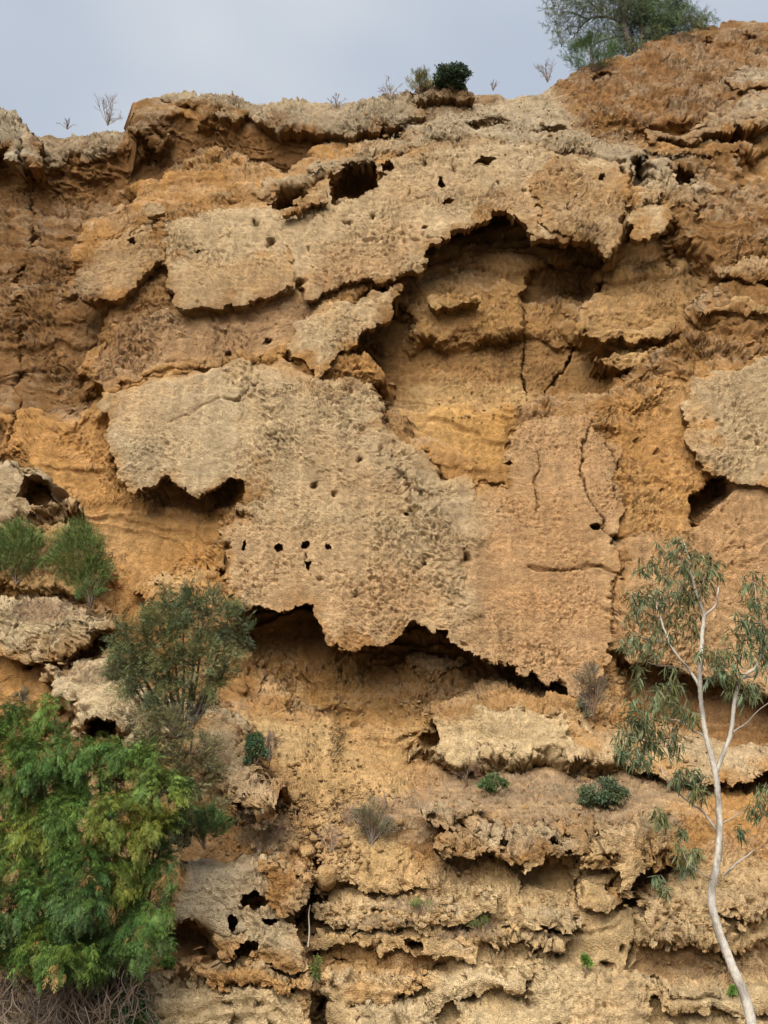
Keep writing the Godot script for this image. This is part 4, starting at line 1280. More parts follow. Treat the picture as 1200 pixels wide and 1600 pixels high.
func vary(c: Color, f: float) -> Color:
	var k := rng.randf_range(1.0 - f, 1.0 + f)
	var w := rng.randf_range(-0.12, 0.12)
	return Color(c.r * k * (1.0 + w), c.g * k, c.b * k * (1.0 - w))

# where a ray from a picture of the place meets the rock: nearest relief point in that direction
var seat_grid := {}
func seat(px: float, py: float) -> Vector3:
	if seat_grid.is_empty():
		for k in relief.size():
			if k % 3: continue
			var v := relief[k] - EYE
			var f := v.y * sinp - v.z * cosp
			if f < 1.0: continue
			var c := Vector2i(int(floor((600.0 + foc * v.x / f) / 8.0)), int(floor((800.0 - foc * (v.y * cosp + v.z * sinp) / f) / 8.0)))
			if not seat_grid.has(c) or seat_grid[c].z < relief[k].z:
				seat_grid[c] = relief[k]
	var c0 := Vector2i(int(px / 8.0), int(py / 8.0))
	for rad in 8:
		for dy in range(-rad, rad + 1):
			for dx in range(-rad, rad + 1):
				if seat_grid.has(c0 + Vector2i(dx, dy)):
					return at(px, py, -seat_grid[c0 + Vector2i(dx, dy)].z)
	return at(px, py, 36.0)

func scale_at(p: Vector3) -> float:                          # metres for one of the photograph's pixels at that place
	var v := p - EYE
	return (v.y * sinp - v.z * cosp) / foc

# a shrub rooted on the rock: stems fanning up from the root, each carrying tufts
func shrub(called: String, px: float, py: float, w: float, h: float, kind: String, c: Color, count: int, size: float, label: String, group := "", opts := {}) -> Node3D:
	var p := seat(px, py)
	if opts.has("depth"): p = at(px, py, opts.depth)
	var m := scale_at(p)
	var o := base(called, p, label, opts.get("category", "shrub"), group)
	var st := new_st()
	var spots := []
	var stems: int = opts.get("stems", 9)
	var bare: bool = opts.get("bare", false)
	var tc: Color = opts.get("wood", Color(0.17, 0.13, 0.10))
	var lean: float = opts.get("lean", 0.0)
	var low: float = opts.get("low", 0.15)
	for k in stems:
		var a := rng.randf() * TAU
		var rr := sqrt(rng.randf())
		var tip := Vector3(cos(a) * w * 0.5 * m * rr + lean * h * m, h * m * (1.0 - 0.55 * rr * rr) * rng.randf_range(0.75, 1.0), sin(a) * w * 0.42 * m * rr + 0.12 * w * m)
		var mid := tip * 0.5 + Vector3(rng.randf_range(-1, 1), rng.randf_range(0, 1), rng.randf_range(-1, 1)) * 0.10 * h * m
		var line := smooth_line(PackedVector3Array([Vector3(0, -0.1, -0.05), mid, tip]), 5, 0.012)
		var r0: float = opts.get("r", 0.028) * rng.randf_range(0.7, 1.1)
		var rad := PackedFloat32Array()
		for q in line.size(): rad.append(lerpf(r0, 0.004, q / float(line.size() - 1)))
		tube(st, line, rad, vary(tc, 0.2), 4)
		var subs: int = opts.get("twigs", 3)
		for q in subs:
			var f := rng.randf_range(0.35, 0.95)
			var s: Vector3 = line[int(f * (line.size() - 1))]
			var d := ((tip - mid).normalized() + in_ball() * 1.1).normalized()
			d.y = absf(d.y) * 0.8 + 0.1
			var e := s + d * h * m * rng.randf_range(0.15, 0.32)
			var l2 := smooth_line(PackedVector3Array([s, (s + e) * 0.5 + in_ball() * 0.06 * h * m, e]), 3)
			var r2 := PackedFloat32Array()
			for z in l2.size(): r2.append(lerpf(r0 * 0.45, 0.003, z / float(l2.size() - 1)))
			tube(st, l2, r2, vary(tc, 0.2), 3)
			if bare:
				for z in 3:
					var g: Vector3 = l2[1 + z % (l2.size() - 1)]
					tube(st, PackedVector3Array([g, g + (d + in_ball()).normalized() * h * m * 0.14]), PackedFloat32Array([0.005, 0.002]), tc, 3)
	mesh_node("stem", st.commit(), twig_mat, o)
	if not bare:
		var clumps := maxi(4, int(count / 14.0))
		for k in clumps:
			var b := in_ball()
			if b.length() < 0.45: b = b.normalized() * rng.randf_range(0.4, 1.3)
			var cc := Vector3(b.x * w * 0.42 * m, 0, b.z * w * 0.34 * m + 0.1 * w * m)
			cc.y = h * m * (low + (1.0 - low) * (0.5 + 0.46 * b.y)) * (1.0 - 0.25 * absf(b.x))
			cc.x += lean * cc.y
			var tone := vary(c, 0.22)
			for q in 14:
				var g := cc + in_ball() * Vector3(w * 0.13, h * 0.12, w * 0.12) * m
				var dirv: Vector3 = (Vector3(b.x, 0.9, b.z + 0.3) + in_ball() * 0.8).normalized()
				spots.append([g, size * rng.randf_range(0.7, 1.25), rng.randf() * TAU, dirv, vary(tone, 0.15)])
		foliage(kind, spots, o)
	return o

func build_plants() -> void:
	gum_tree()
	green_tree()
	shrubs()
	hilltop_tree()
	dead_vines()
	loose_things()
	dry_grass()

func pts_at(t: String, depth: float, wander := 0.0) -> PackedVector3Array:
	var o := PackedVector3Array()
	for q in pairs(t):
		o.append(at(q.x, q.y, depth + rng.randf_range(-wander, wander)))
	return o

func local(l: PackedVector3Array, o: Node3D) -> PackedVector3Array:
	var r := PackedVector3Array()
	for p in l: r.append(p - o.position)
	return r

func gum_tree() -> void:
	var z := 22.0
	var foot := at(1182, 1640, z)
	foot.y = 0.0
	var o := base("gum_tree", foot, "slender white-trunked gum tree with drooping grey-green leaves before the cliff", "tree")
	var white := Color(0.44, 0.42, 0.395)
	var main := pts_at("1181,1650 1168,1570 1142,1505 1122,1452 1112,1400 1123,1330 1123,1260 1117,1205 1103,1150 1094,1080 1096,1010 1101,960", z, 0.05)
	main.insert(0, foot + Vector3(0.02, -0.2, 0))
	mottle = 0.85
	branch(local(main, o), 0.106, 0.036, "trunk", white, o, bark_mat, 14, 14, 0.006)
	var limbs := [
		["1117,1210 1140,1150 1150,1085 1160,1060 1182,1040 1195,1005 1210,960", 0.06, 0.03, 0.2], ["1101,962 1090,930 1080,900 1076,870 1068,845", 0.045, 0.012, 0.3], ["1101,962 1118,945 1121,925 1124,915", 0.04, 0.012, 0.3],
		["1094,1075 1080,1050 1062,1030 1045,1002 1030,960 1020,925", 0.045, 0.012, 0.4], ["1080,1050 1060,1042 1030,1040 1012,1035", 0.015, 0.006, 0.3], ["1100,1150 1085,1142 1070,1130 1055,1125 1040,1122", 0.03, 0.01, 0.5],
		["1070,1130 1062,1110 1050,1090 1040,1070", 0.018, 0.006, 0.3], ["1145,1145 1165,1130 1185,1110 1205,1095", 0.022, 0.01, 0.3], ["1160,1060 1180,1055 1186,1045", 0.03, 0.012, 0.2], ["1130,1368 1150,1350 1175,1332 1195,1322", 0.03, 0.012, 0.4],
		["1124,1290 1140,1280 1160,1268 1175,1262", 0.02, 0.006, 0.4], ["1122,1300 1100,1270 1080,1255 1060,1240 1040,1215 1032,1195", 0.03, 0.012, 0.5], ["1060,1240 1066,1225 1075,1215", 0.018, 0.006, 0.2], ["1195,1005 1185,970 1182,940 1178,910", 0.025, 0.008, 0.3],
		["1182,1040 1165,1030 1150,1020", 0.016, 0.006, 0.3], ["1045,1002 1020,1000 1000,995 985,990", 0.014, 0.005, 0.3], ["1076,880 1060,875 1048,862", 0.012, 0.005, 0.2], ["1090,930 1100,905 1106,880", 0.014, 0.005, 0.2], ["1124,1380 1090,1360 1070,1340 1060,1310", 0.018, 0.006, 0.4],
	]
	for l in limbs:
		var p := pts_at(l[0], z, l[3] * 0.6)
		var q := pairs(l[0])
		p[0] = at(q[0].x, q[0].y, z)
		branch(local(p, o), l[1] * 0.85, l[2] * 0.8, "branch", white.lerp(Color(0.22, 0.16, 0.12), clampf(0.8 - l[1] * 18.0, 0.0, 0.75)), o, bark_mat, 7, 4, 0.012)
	mottle = 0.0
	var st := new_st()
	var spots := []
	var clumps := [[1055, 850, 26], [1042, 885, 30], [1070, 872, 26], [1062, 905, 30], [1045, 925, 28], [1105, 878, 22], [1112, 890, 18], [1022, 920, 26], [1010, 880, 18], [1065, 945, 26], [1085, 930, 16], [1092, 915, 16], [985, 935, 20], [995, 955, 24], [1030, 955, 26], [1055, 970, 26], [980, 1000, 18], [1000, 1005, 20], [1030, 1000, 22], [1015, 1020, 14], [1085, 985, 14], [1100, 1015, 13],
		[1180, 905, 18], [1178, 930, 24], [1165, 955, 22], [1190, 965, 26], [1158, 985, 22], [1185, 1000, 24], [1195, 1030, 22], [1150, 1015, 18], [1132, 1035, 20], [1120, 1050, 15], [1145, 1055, 14], [1170, 1080, 16], [1178, 1070, 13], [1140, 1085, 12], [1130, 1020, 15], [1205, 990, 26], [1210, 940, 24], [1220, 1050, 26],
		[1045, 1060, 26], [1055, 1080, 22], [1040, 1085, 18], [1005, 1095, 24], [1000, 1115, 22], [985, 1130, 20], [975, 1150, 18], [1010, 1140, 26], [1035, 1145, 26], [1045, 1165, 22], [1005, 1165, 20], [975, 1170, 14], [1000, 1185, 16], [1070, 1105, 14], [1085, 1115, 12], [1050, 1120, 18], [1025, 1110, 18], [998, 1060, 10], [995, 1040, 8],
		[1075, 1210, 18], [1095, 1215, 14], [1092, 1235, 14], [1062, 1215, 12], [1035, 1280, 12], [1030, 1265, 9], [1060, 1325, 14], [1075, 1345, 16], [1065, 1295, 10], [1085, 1330, 10], [1190, 1250, 18], [1180, 1265, 12], [1155, 1295, 9], [1035, 1385, 8], [1030, 1370, 7], [1195, 1230, 14]]
	for c in clumps:
		var cc := at(c[0], c[1], z + rng.randf_range(-0.9, 0.9)) - foot
		var r: float = c[2] * scale_at(cc + foot)
		var tone := vary(Color(0.088, 0.11, 0.052), 0.2)
		for k in 3:
			var e := cc + in_ball() * r * 0.8
			tube(st, smooth_line(PackedVector3Array([cc + Vector3(0, -r * 0.9, 0), (cc + e) * 0.5, e]), 3), PackedFloat32Array([0.008, 0.007, 0.006, 0.005, 0.004, 0.003, 0.002]), Color(0.16, 0.10, 0.075), 3)
		for k in int(5 + r * 36):
			var b := in_ball()
			spots.append([cc + Vector3(b.x * r * 1.1, b.y * r, b.z * r * 1.1), rng.randf_range(0.75, 1.2), rng.randf() * TAU, Vector3.ZERO, vary(tone, 0.3)])
	mesh_node("twigs", st.commit(), twig_mat, o).set_meta("kind", "stuff")
	foliage("gum", spots, o)

func lobed_tree(called: String, root: Vector3, lobes: Array, depth: float, kind: String, c: Color, dense: float, size: float, label: String, fan := true) -> Node3D:
	var o := base(called, root, label, "tree")
	var st := new_st()
	var spots := []
	for l in lobes:
		var cc := at(l[0], l[1], depth + l[3]) - root
		var r: float = l[2] * scale_at(cc + root)
		var tone: Color = vary(c, 0.16)
		if l.size() > 4: tone = vary(l[4], 0.12)
		var mid := Vector3(cc.x * 0.55, cc.y * 0.45, cc.z * 0.4 - 0.3)
		var line := smooth_line(PackedVector3Array([Vector3(rng.randf_range(-0.15, 0.15), 0, 0), mid, cc]), 5, 0.03)
		var rad := PackedFloat32Array()
		for q in line.size(): rad.append(lerpf(0.07, 0.012, q / float(line.size() - 1)))
		tube(st, line, rad, Color(0.10, 0.085, 0.07), 5)
		var groups := maxi(3, int(dense * r * r / 15.0))
		for z in groups:                                     # fronds stand in sprays, with gaps between them
			var b := in_ball()
			b = b.normalized() * pow(b.length(), 0.4) * rng.randf_range(0.75, 1.22)
			if b.z < -0.5: b.z = -b.z
			var hue: Color = vary(tone, 0.38) if rng.randf() > 0.035 else Color(0.20, 0.13, 0.05)
			var aim := (b.normalized() + Vector3(0, -0.1, 0.3) + in_ball() * 0.5).normalized()
			for k in 15:
				var dv := (aim + in_ball() * 0.75).normalized()
				if absf(dv.y) > 0.93: dv = (dv + Vector3(0.4, 0, 0.3)).normalized()
				spots.append([cc + b * r * Vector3(1.1, 0.95, 0.8) + in_ball() * 0.20, size * rng.randf_range(0.6, 1.25), rng.randf() * TAU, dv, vary(hue, 0.2)])
			if z % 3 == 0:
				var e := cc + b * r * 1.05
				tube(st, PackedVector3Array([cc, (cc + e) * 0.5 + in_ball() * 0.08, e + in_ball() * 0.1]), PackedFloat32Array([0.016, 0.011, 0.004]), Color(0.12, 0.10, 0.08), 3)
	mesh_node("trunk", st.commit(), bark_mat, o)
	foliage(kind, spots, o, "foliage", null, fan)
	return o

func green_tree() -> void:
	var z := 25.5
	var root := at(150, 1660, z + 1.0)
	root.y = 0.0
	var lobes := []
	var g := Color(0.072, 0.13, 0.027)
	var d := Color(0.048, 0.092, 0.024)
	var yl := Color(0.125, 0.165, 0.033)
	for l in [[20, 1150, 34, g], [60, 1140, 32, g], [10, 1190, 40, g], [65, 1185, 40, g], [110, 1190, 36, g], [150, 1175, 34, g], [190, 1170, 32, g], [215, 1190, 34, g], [30, 1240, 44, g], [85, 1240, 44, yl], [140, 1225, 40, g], [190, 1230, 38, g], [240, 1235, 34, yl], [270, 1250, 28, d], [15, 1300, 46, g], [70, 1300, 46, yl], [125, 1285, 44, g], [180, 1280, 38, yl], [225, 1290, 36, yl], [255, 1300, 30, d], [20, 1360, 46, g], [80, 1360, 44, d], [135, 1345, 44, g], [185, 1345, 38, yl], [230, 1350, 34, d], [255, 1360, 20, d],
			[15, 1420, 44, d], [70, 1420, 46, g], [125, 1405, 40, d], [175, 1400, 36, yl], [220, 1405, 32, g], [245, 1420, 18, g], [30, 1475, 40, g], [85, 1470, 44, g], [135, 1465, 40, g], [180, 1455, 36, d], [218, 1455, 28, g], [235, 1475, 18, d], [50, 1510, 26, g], [100, 1505, 30, g], [150, 1500, 28, d], [-40, 1180, 50, g], [-50, 1260, 60, g], [-50, 1350, 60, g], [-50, 1440, 60, d], [-60, 1500, 40, g], [215, 1500, 16, d], [5, 1120, 14, g], [85, 1115, 16, g]]:
		lobes.append([l[0] + rng.randf_range(-9, 9), l[1] + rng.randf_range(-10, 10), l[2] * rng.randf_range(0.62, 0.92), rng.randf_range(-0.8, 0.5) + 0.5 * (1.0 - sin(clampf((l[0] + 60) / 320.0, 0.0, 1.0) * PI)), l[3]])
	lobed_tree("bushy_tree", root, lobes, z, "frond", g, 2300.0, 0.62, "large bright green feathery tree at the foot of the cliff")

func shrubs() -> void:
	var grey_green := Color(0.115, 0.125, 0.062)
	var fresh := Color(0.105, 0.15, 0.045)
	var dull := Color(0.125, 0.12, 0.065)
	lobed_tree("wispy_shrub", at(285, 1150, 29.2), [[270, 1000, 46, 0.0], [318, 962, 36, -0.3], [350, 975, 24, 0.2], [230, 1022, 40, 0.0], [202, 1012, 24, 0.3], [302, 1040, 46, -0.2], [250, 1068, 36, 0.2], [212, 1062, 26, 0.4], [338, 1025, 30, 0.1], [286, 952, 30, 0.2], [362, 942, 15, 0.0], [272, 1092, 28, 0.3], [372, 990, 16, 0.2], [330, 1070, 22, 0.3], [195, 990, 14, 0.2], [248, 975, 22, 0.0], [312, 935, 14, 0.0], [185, 1040, 14, 0.3]], 29.2, "wisp", Color(0.095, 0.115, 0.052), 950.0, 1.0, "tall wispy grey-green shrub above the bright green tree", false)
	lobed_tree("wispy_shrub", at(285, 1320, 28.3), [[262, 1150, 34, 0.0], [300, 1182, 34, 0.0], [288, 1228, 38, 0.0], [318, 1255, 26, 0.2], [272, 1272, 30, 0.0], [240, 1132, 26, 0.2], [300, 1122, 22, 0.2], [318, 1210, 20, 0.1], [255, 1200, 30, 0.0], [280, 1300, 24, 0.0], [245, 1110, 18, 0.2]], 28.3, "wisp", Color(0.125, 0.115, 0.055), 800.0, 1.0, "dull olive wispy shrub between the green tree and the rock rib", false)
	shrub("leafy_shrub", 320, 1320, 70, 60, "wisp", Color(0.05, 0.09, 0.03), 420, 0.9, "small dark green shrub at the right foot of the green tree", "", {"depth": 28.2, "low": 0.1})
	shrub("leafy_shrub", 25, 908, 85, 95, "wisp", fresh, 1500, 0.95, "green feathery shrub at the cliff ledge on the picture's left edge", "green shrubs on the cream ledge", {"stems": 14, "low": 0.05})
	shrub("leafy_shrub", 120, 930, 95, 120, "wisp", fresh, 1800, 0.95, "green feathery shrub on the cream ledge, taller of the two there", "green shrubs on the cream ledge", {"stems": 14, "low": 0.02, "lean": -0.02})
	shrub("leafy_shrub", 140, 945, 45, 50, "wisp", Color(0.07, 0.12, 0.035), 220, 0.8, "low green shrub hanging over the lip of the cream ledge", "", {"low": 0.0})
	shrub("leafy_shrub", 168, 1005, 42, 36, "wisp", Color(0.09, 0.11, 0.05), 160, 0.7, "small dull green shrub under the cream ledge's lip")
	shrub("saltbush", 397, 1195, 38, 48, "small", Color(0.075, 0.12, 0.055), 260, 0.95, "small dense blue-green bush beside the pale rib", "", {"low": 0.05})
	shrub("twiggy_shrub", 420, 1195, 30, 45, "wisp", Color(0.21, 0.155, 0.125), 110, 0.7, "brown twiggy shrub just right of the blue-green bush", "", {"twigs": 5})
	shrub("dry_shrub", 925, 1120, 46, 88, "wisp", Color(0.18, 0.145, 0.10), 260, 0.9, "upright grey-brown dry shrub on the sandy ledge", "", {"stems": 22, "twigs": 6, "low": 0.1})
	shrub("saltbush", 915, 1120, 26, 30, "small", Color(0.13, 0.13, 0.085), 110, 0.8, "low grey bush at the foot of the upright dry shrub", "", {"low": 0.0})
	shrub("saltbush", 770, 1240, 48, 30, "small", Color(0.085, 0.13, 0.05), 200, 0.85, "low green bush among dry grass below the sandy ledge", "", {"low": 0.0})
	shrub("saltbush", 940, 1262, 85, 44, "small", Color(0.075, 0.105, 0.055), 480, 0.95, "broad dark grey-green bush on the dry grass slope", "", {"low": 0.0, "stems": 14})
	shrub("dry_shrub", 580, 1315, 62, 62, "wisp", Color(0.145, 0.13, 0.085), 300, 0.75, "rounded grey-brown shrub beside the gully", "", {"stems": 22, "twigs": 5, "low": 0.05, "wood": Color(0.2, 0.16, 0.13)})
	shrub("dry_shrub", 730, 1225, 40, 36, "wisp", Color(0.27, 0.19, 0.14), 120, 0.6, "small brown dry shrub left of the low green bush", "", {"twigs": 5})
	shrub("green_tuft", 655, 1425, 32, 20, "wisp", Color(0.12, 0.16, 0.05), 60, 0.55, "small green tuft on the flat pale shelf", "", {"category": "plant"})
	shrub("green_tuft", 712, 1455, 34, 20, "wisp", Color(0.10, 0.13, 0.045), 60, 0.5, "green tuft under the flat shelf, left of two", "", {"category": "plant"})
	shrub("green_tuft", 752, 1457, 52, 22, "wisp", Color(0.10, 0.13, 0.045), 90, 0.5, "green tuft under the flat shelf, right and wider of two", "", {"category": "plant"})
	shrub("seedling", 915, 1520, 18, 26, "small", Color(0.12, 0.21, 0.04), 28, 0.8, "bright green seedling on the lower rock face", "", {"category": "plant", "stems": 4, "twigs": 1, "r": 0.01})
	shrub("seedling", 1145, 1556, 12, 12, "small", Color(0.12, 0.21, 0.04), 14, 0.7, "tiny green seedling on rock beside the gum trunk", "", {"category": "plant", "stems": 3, "twigs": 1, "r": 0.01})
	shrub("seedling", 265, 1512, 30, 12, "small", Color(0.12, 0.21, 0.05), 24, 0.7, "small green seedling in the rusty hollow by the green tree", "", {"category": "plant", "stems": 3, "twigs": 1, "r": 0.01})
	shrub("seedling", 493, 1540, 14, 46, "small", Color(0.10, 0.13, 0.04), 30, 0.7, "thin green plant growing in the dark gully", "", {"category": "plant", "stems": 4, "twigs": 1, "r": 0.01})
	shrub("ivy", 200, 1640, 70, 100, "small", Color(0.04, 0.085, 0.025), 520, 1.3, "dark green leafy creeper at the bottom beside dead vines", "", {"category": "plant", "depth": 26.6, "low": 0.0})
	shrub("leafy_shrub", 35, 1095, 24, 20, "wisp", Color(0.13, 0.13, 0.08), 60, 0.6, "tiny grey shrub on the ochre face below the cream ledge")
	# along the rim
	shrub("round_bush", 707, 136, 68, 30, "small", Color(0.028, 0.055, 0.028), 620, 1.25, "dark green dome-shaped bush on the cliff rim", "", {"low": 0.0, "stems": 12})
	shrub("leafy_shrub", 655, 142, 52, 30, "wisp", Color(0.13, 0.135, 0.045), 300, 0.9, "yellow-green shrub left of the dark round bush", "", {"low": 0.0})
	for q in [[168, 192, 62, 48, "bare grey shrub on the rim left of the dark bump"], [610, 152, 46, 32, "bare thin shrub left of the yellow-green bush"], [525, 166, 36, 18, "low bare shrub in the middle of the left rim"], [856, 125, 44, 34, "bare branching shrub below the big hilltop tree"], [1095, 40, 70, 22, "low bare shrub right of the hilltop tree"], [105, 198, 34, 9, "tiny bare shrub on the far left rim"], [365, 158, 20, 10, "tiny bare shrub on the rim right of the dark bump"], [770, 138, 26, 9, "tiny bare shrub right of the dark round bush"]]:
		shrub("bare_shrub", q[0], q[1], q[2], q[3], "wisp", dull, 0, 1.0, q[4], "bare shrubs along the rim", {"bare": true, "stems": 10, "twigs": 6, "r": 0.022, "wood": Color(0.21, 0.17, 0.145)})

func hilltop_tree() -> void:
	var foot := seat(985, 88) + Vector3(0, -0.2, -1.5)
	var z := -foot.z
	var o := base("hilltop_tree", foot, "spreading dark-limbed tree on top of the right bluff", "tree")
	var wood := Color(0.10, 0.085, 0.075)
	for l in [["985,80 978,50 975,20 980,-20", 0.22, 0.1], ["1000,78 1003,50 1000,20 1010,-20", 0.15, 0.07], ["978,45 960,30 940,26 920,30 905,45 895,60", 0.1, 0.03], ["945,26 930,10 915,0 900,-8", 0.06, 0.02], ["920,30 900,22 885,18 872,25", 0.05, 0.015], ["978,55 955,60 935,66 920,80", 0.05, 0.02], ["1003,45 1030,30 1050,22 1070,25", 0.08, 0.02], ["1000,60 1025,55 1045,45", 0.06, 0.02], ["905,45 895,40 880,48 868,58", 0.03, 0.01], ["978,20 990,0 1000,-20", 0.08, 0.05]]:
		var p := pts_at(l[0], z, 0.25)
		branch(local(p, o), l[1], l[2], "trunk" if l[1] > 0.14 else "branch", wood, o, bark_mat, 7, 4, 0.03)
	var spots := []
	var st := new_st()
	var c := Color(0.085, 0.11, 0.055)
	for q in [[880, 10, 22, 20], [900, -5, 24, 40], [870, 30, 18, 22], [890, 40, 18, 22], [875, 60, 16, 16], [905, 25, 18, 24], [925, 10, 22, 50], [950, 10, 24, 80], [935, 45, 18, 30], [915, 60, 16, 20], [900, 75, 14, 14], [955, 45, 16, 30], [965, -5, 26, 90], [990, 15, 26, 140], [980, 45, 20, 100], [1010, 20, 22, 110], [1000, -10, 26, 110], [1030, 32, 24, 120], [1052, 18, 22, 90], [1048, 46, 20, 110], [1020, 60, 20, 120], [1074, 26, 18, 50], [1088, 36, 16, 36], [1105, 30, 12, 16], [1062, 4, 16, 40], [1030, -10, 20, 60], [990, 75, 16, 60], [960, 75, 14, 60], [890, -25, 26, 50], [930, -30, 30, 80], [970, -35, 30, 120], [1010, -40, 30, 120], [1050, -20, 22, 70], [865, 5, 18, 18], [1090, 48, 14, 40]]:
		var cc := at(q[0], q[1], z + rng.randf_range(-1.2, 1.0)) - foot
		var r: float = q[2] * scale_at(cc + foot)
		var tone := vary(c if q[0] < 1005 else Color(0.075, 0.115, 0.045), 0.2)
		for k in 7:
			var e := cc + in_ball() * r
			tube(st, smooth_line(PackedVector3Array([cc + in_ball() * r * 0.5 - Vector3(0, r * 0.6, 0), (cc + e) * 0.5 + in_ball() * 0.1, e]), 2), PackedFloat32Array([0.02, 0.016, 0.012, 0.008, 0.005]), wood, 3)
		for k in int(q[3] * 3.6):
			var b := in_ball()
			spots.append([cc + b * r * 1.15, rng.randf_range(0.9, 1.5), rng.randf() * TAU, (Vector3(0, -0.3, 0) + in_ball()).normalized(), vary(tone, 0.25)])
	mesh_node("twigs", st.commit(), twig_mat, o).set_meta("kind", "stuff")
	foliage("wisp", spots, o)
	shrub("leafy_shrub", 925, 108, 90, 36, "wisp", Color(0.065, 0.12, 0.04), 700, 1.1, "bright green low bush beneath the hilltop tree", "", {"low": 0.0, "stems": 12})

func dead_vines() -> void:
	for v in [[30, 1580, 75, 55, 150, "tangle of dead grey vines at the bottom left corner"], [160, 1585, 75, 55, 150, "tangle of dead grey vines under the green tree's right side"]]:
		var c := at(v[0], v[1], 26.0)
		var m := scale_at(c)
		var o := base("dead_vine", c, v[5], "dead vine", "tangled dead vines under the green tree")
		var st := new_st()
		for k in v[4]:
			var a := Vector3(rng.randf_range(-1, 1) * v[2] * m, rng.randf_range(0.2, 1.3) * v[3] * m, rng.randf_range(-0.5, 0.5))
			var p := PackedVector3Array([a])
			var d := Vector3(rng.randf_range(-0.6, 0.6), -1, rng.randf_range(-0.5, 0.5))
			for q in 4:
				d = (d + in_ball() * 0.9).normalized()
				p.append(p[q] + d * rng.randf_range(0.15, 0.35))
			var line := smooth_line(p, 3)
			var r := PackedFloat32Array()
			var r0 := rng.randf_range(0.005, 0.02)
			for q in line.size(): r.append(r0 * (1.0 - 0.8 * q / line.size()))
			var wood := vary(Color(0.125, 0.10, 0.085), 0.4)
			tube(st, line, r, wood, 4)
			for q in 3:
				var s0: Vector3 = line[2 + rng.randi() % (line.size() - 3)]
				var s1 := s0 + in_ball() * 0.35
				tube(st, PackedVector3Array([s0, (s0 + s1) * 0.5 + in_ball() * 0.04, s1]), PackedFloat32Array([r0 * 0.5, r0 * 0.35, 0.002]), wood, 3)
		mesh_node("stems", st.commit(), twig_mat, o).set_meta("kind", "stuff")

func stone_mesh(sd: int) -> Mesh:
	var sp := SphereMesh.new()
	sp.radius = 0.5
	sp.height = 1.0
	sp.radial_segments = 18
	sp.rings = 11
	var arr := sp.surface_get_arrays(0)
	var v: PackedVector3Array = arr[Mesh.ARRAY_VERTEX]
	var n := noise(sd, 1.1, 3)
	var planes := []
	var r := RandomNumberGenerator.new()
	r.seed = sd
	for k in 9: planes.append([Vector3(r.randf_range(-1, 1), r.randf_range(-1, 1), r.randf_range(-1, 1)).normalized(), r.randf_range(0.28, 0.42)])
	var col := PackedColorArray()
	for k in v.size():
		var p := v[k]
		for q in planes:
			var e: float = p.dot(q[0]) - q[1]
			if e > 0.0: p -= q[0] * e * 0.9
		v[k] = p * (1.0 + n.get_noise_3dv(p * 2.0) * 0.22)
		col.append(Color(0.52, 0.37, 0.20).lerp(Color(0.47, 0.28, 0.12), clampf(0.5 + n.get_noise_3dv(p * 3.0 + Vector3(9, 9, 9)), 0.0, 1.0)))
	arr[Mesh.ARRAY_VERTEX] = v
	arr[Mesh.ARRAY_COLOR] = col
	arr[Mesh.ARRAY_TEX_UV] = null
	arr[Mesh.ARRAY_TANGENT] = null
	var am := ArrayMesh.new()
	am.add_surface_from_arrays(Mesh.PRIMITIVE_TRIANGLES, arr)
	var st := SurfaceTool.new()
	st.create_from(am, 0)
	st.generate_normals()
	return st.commit()

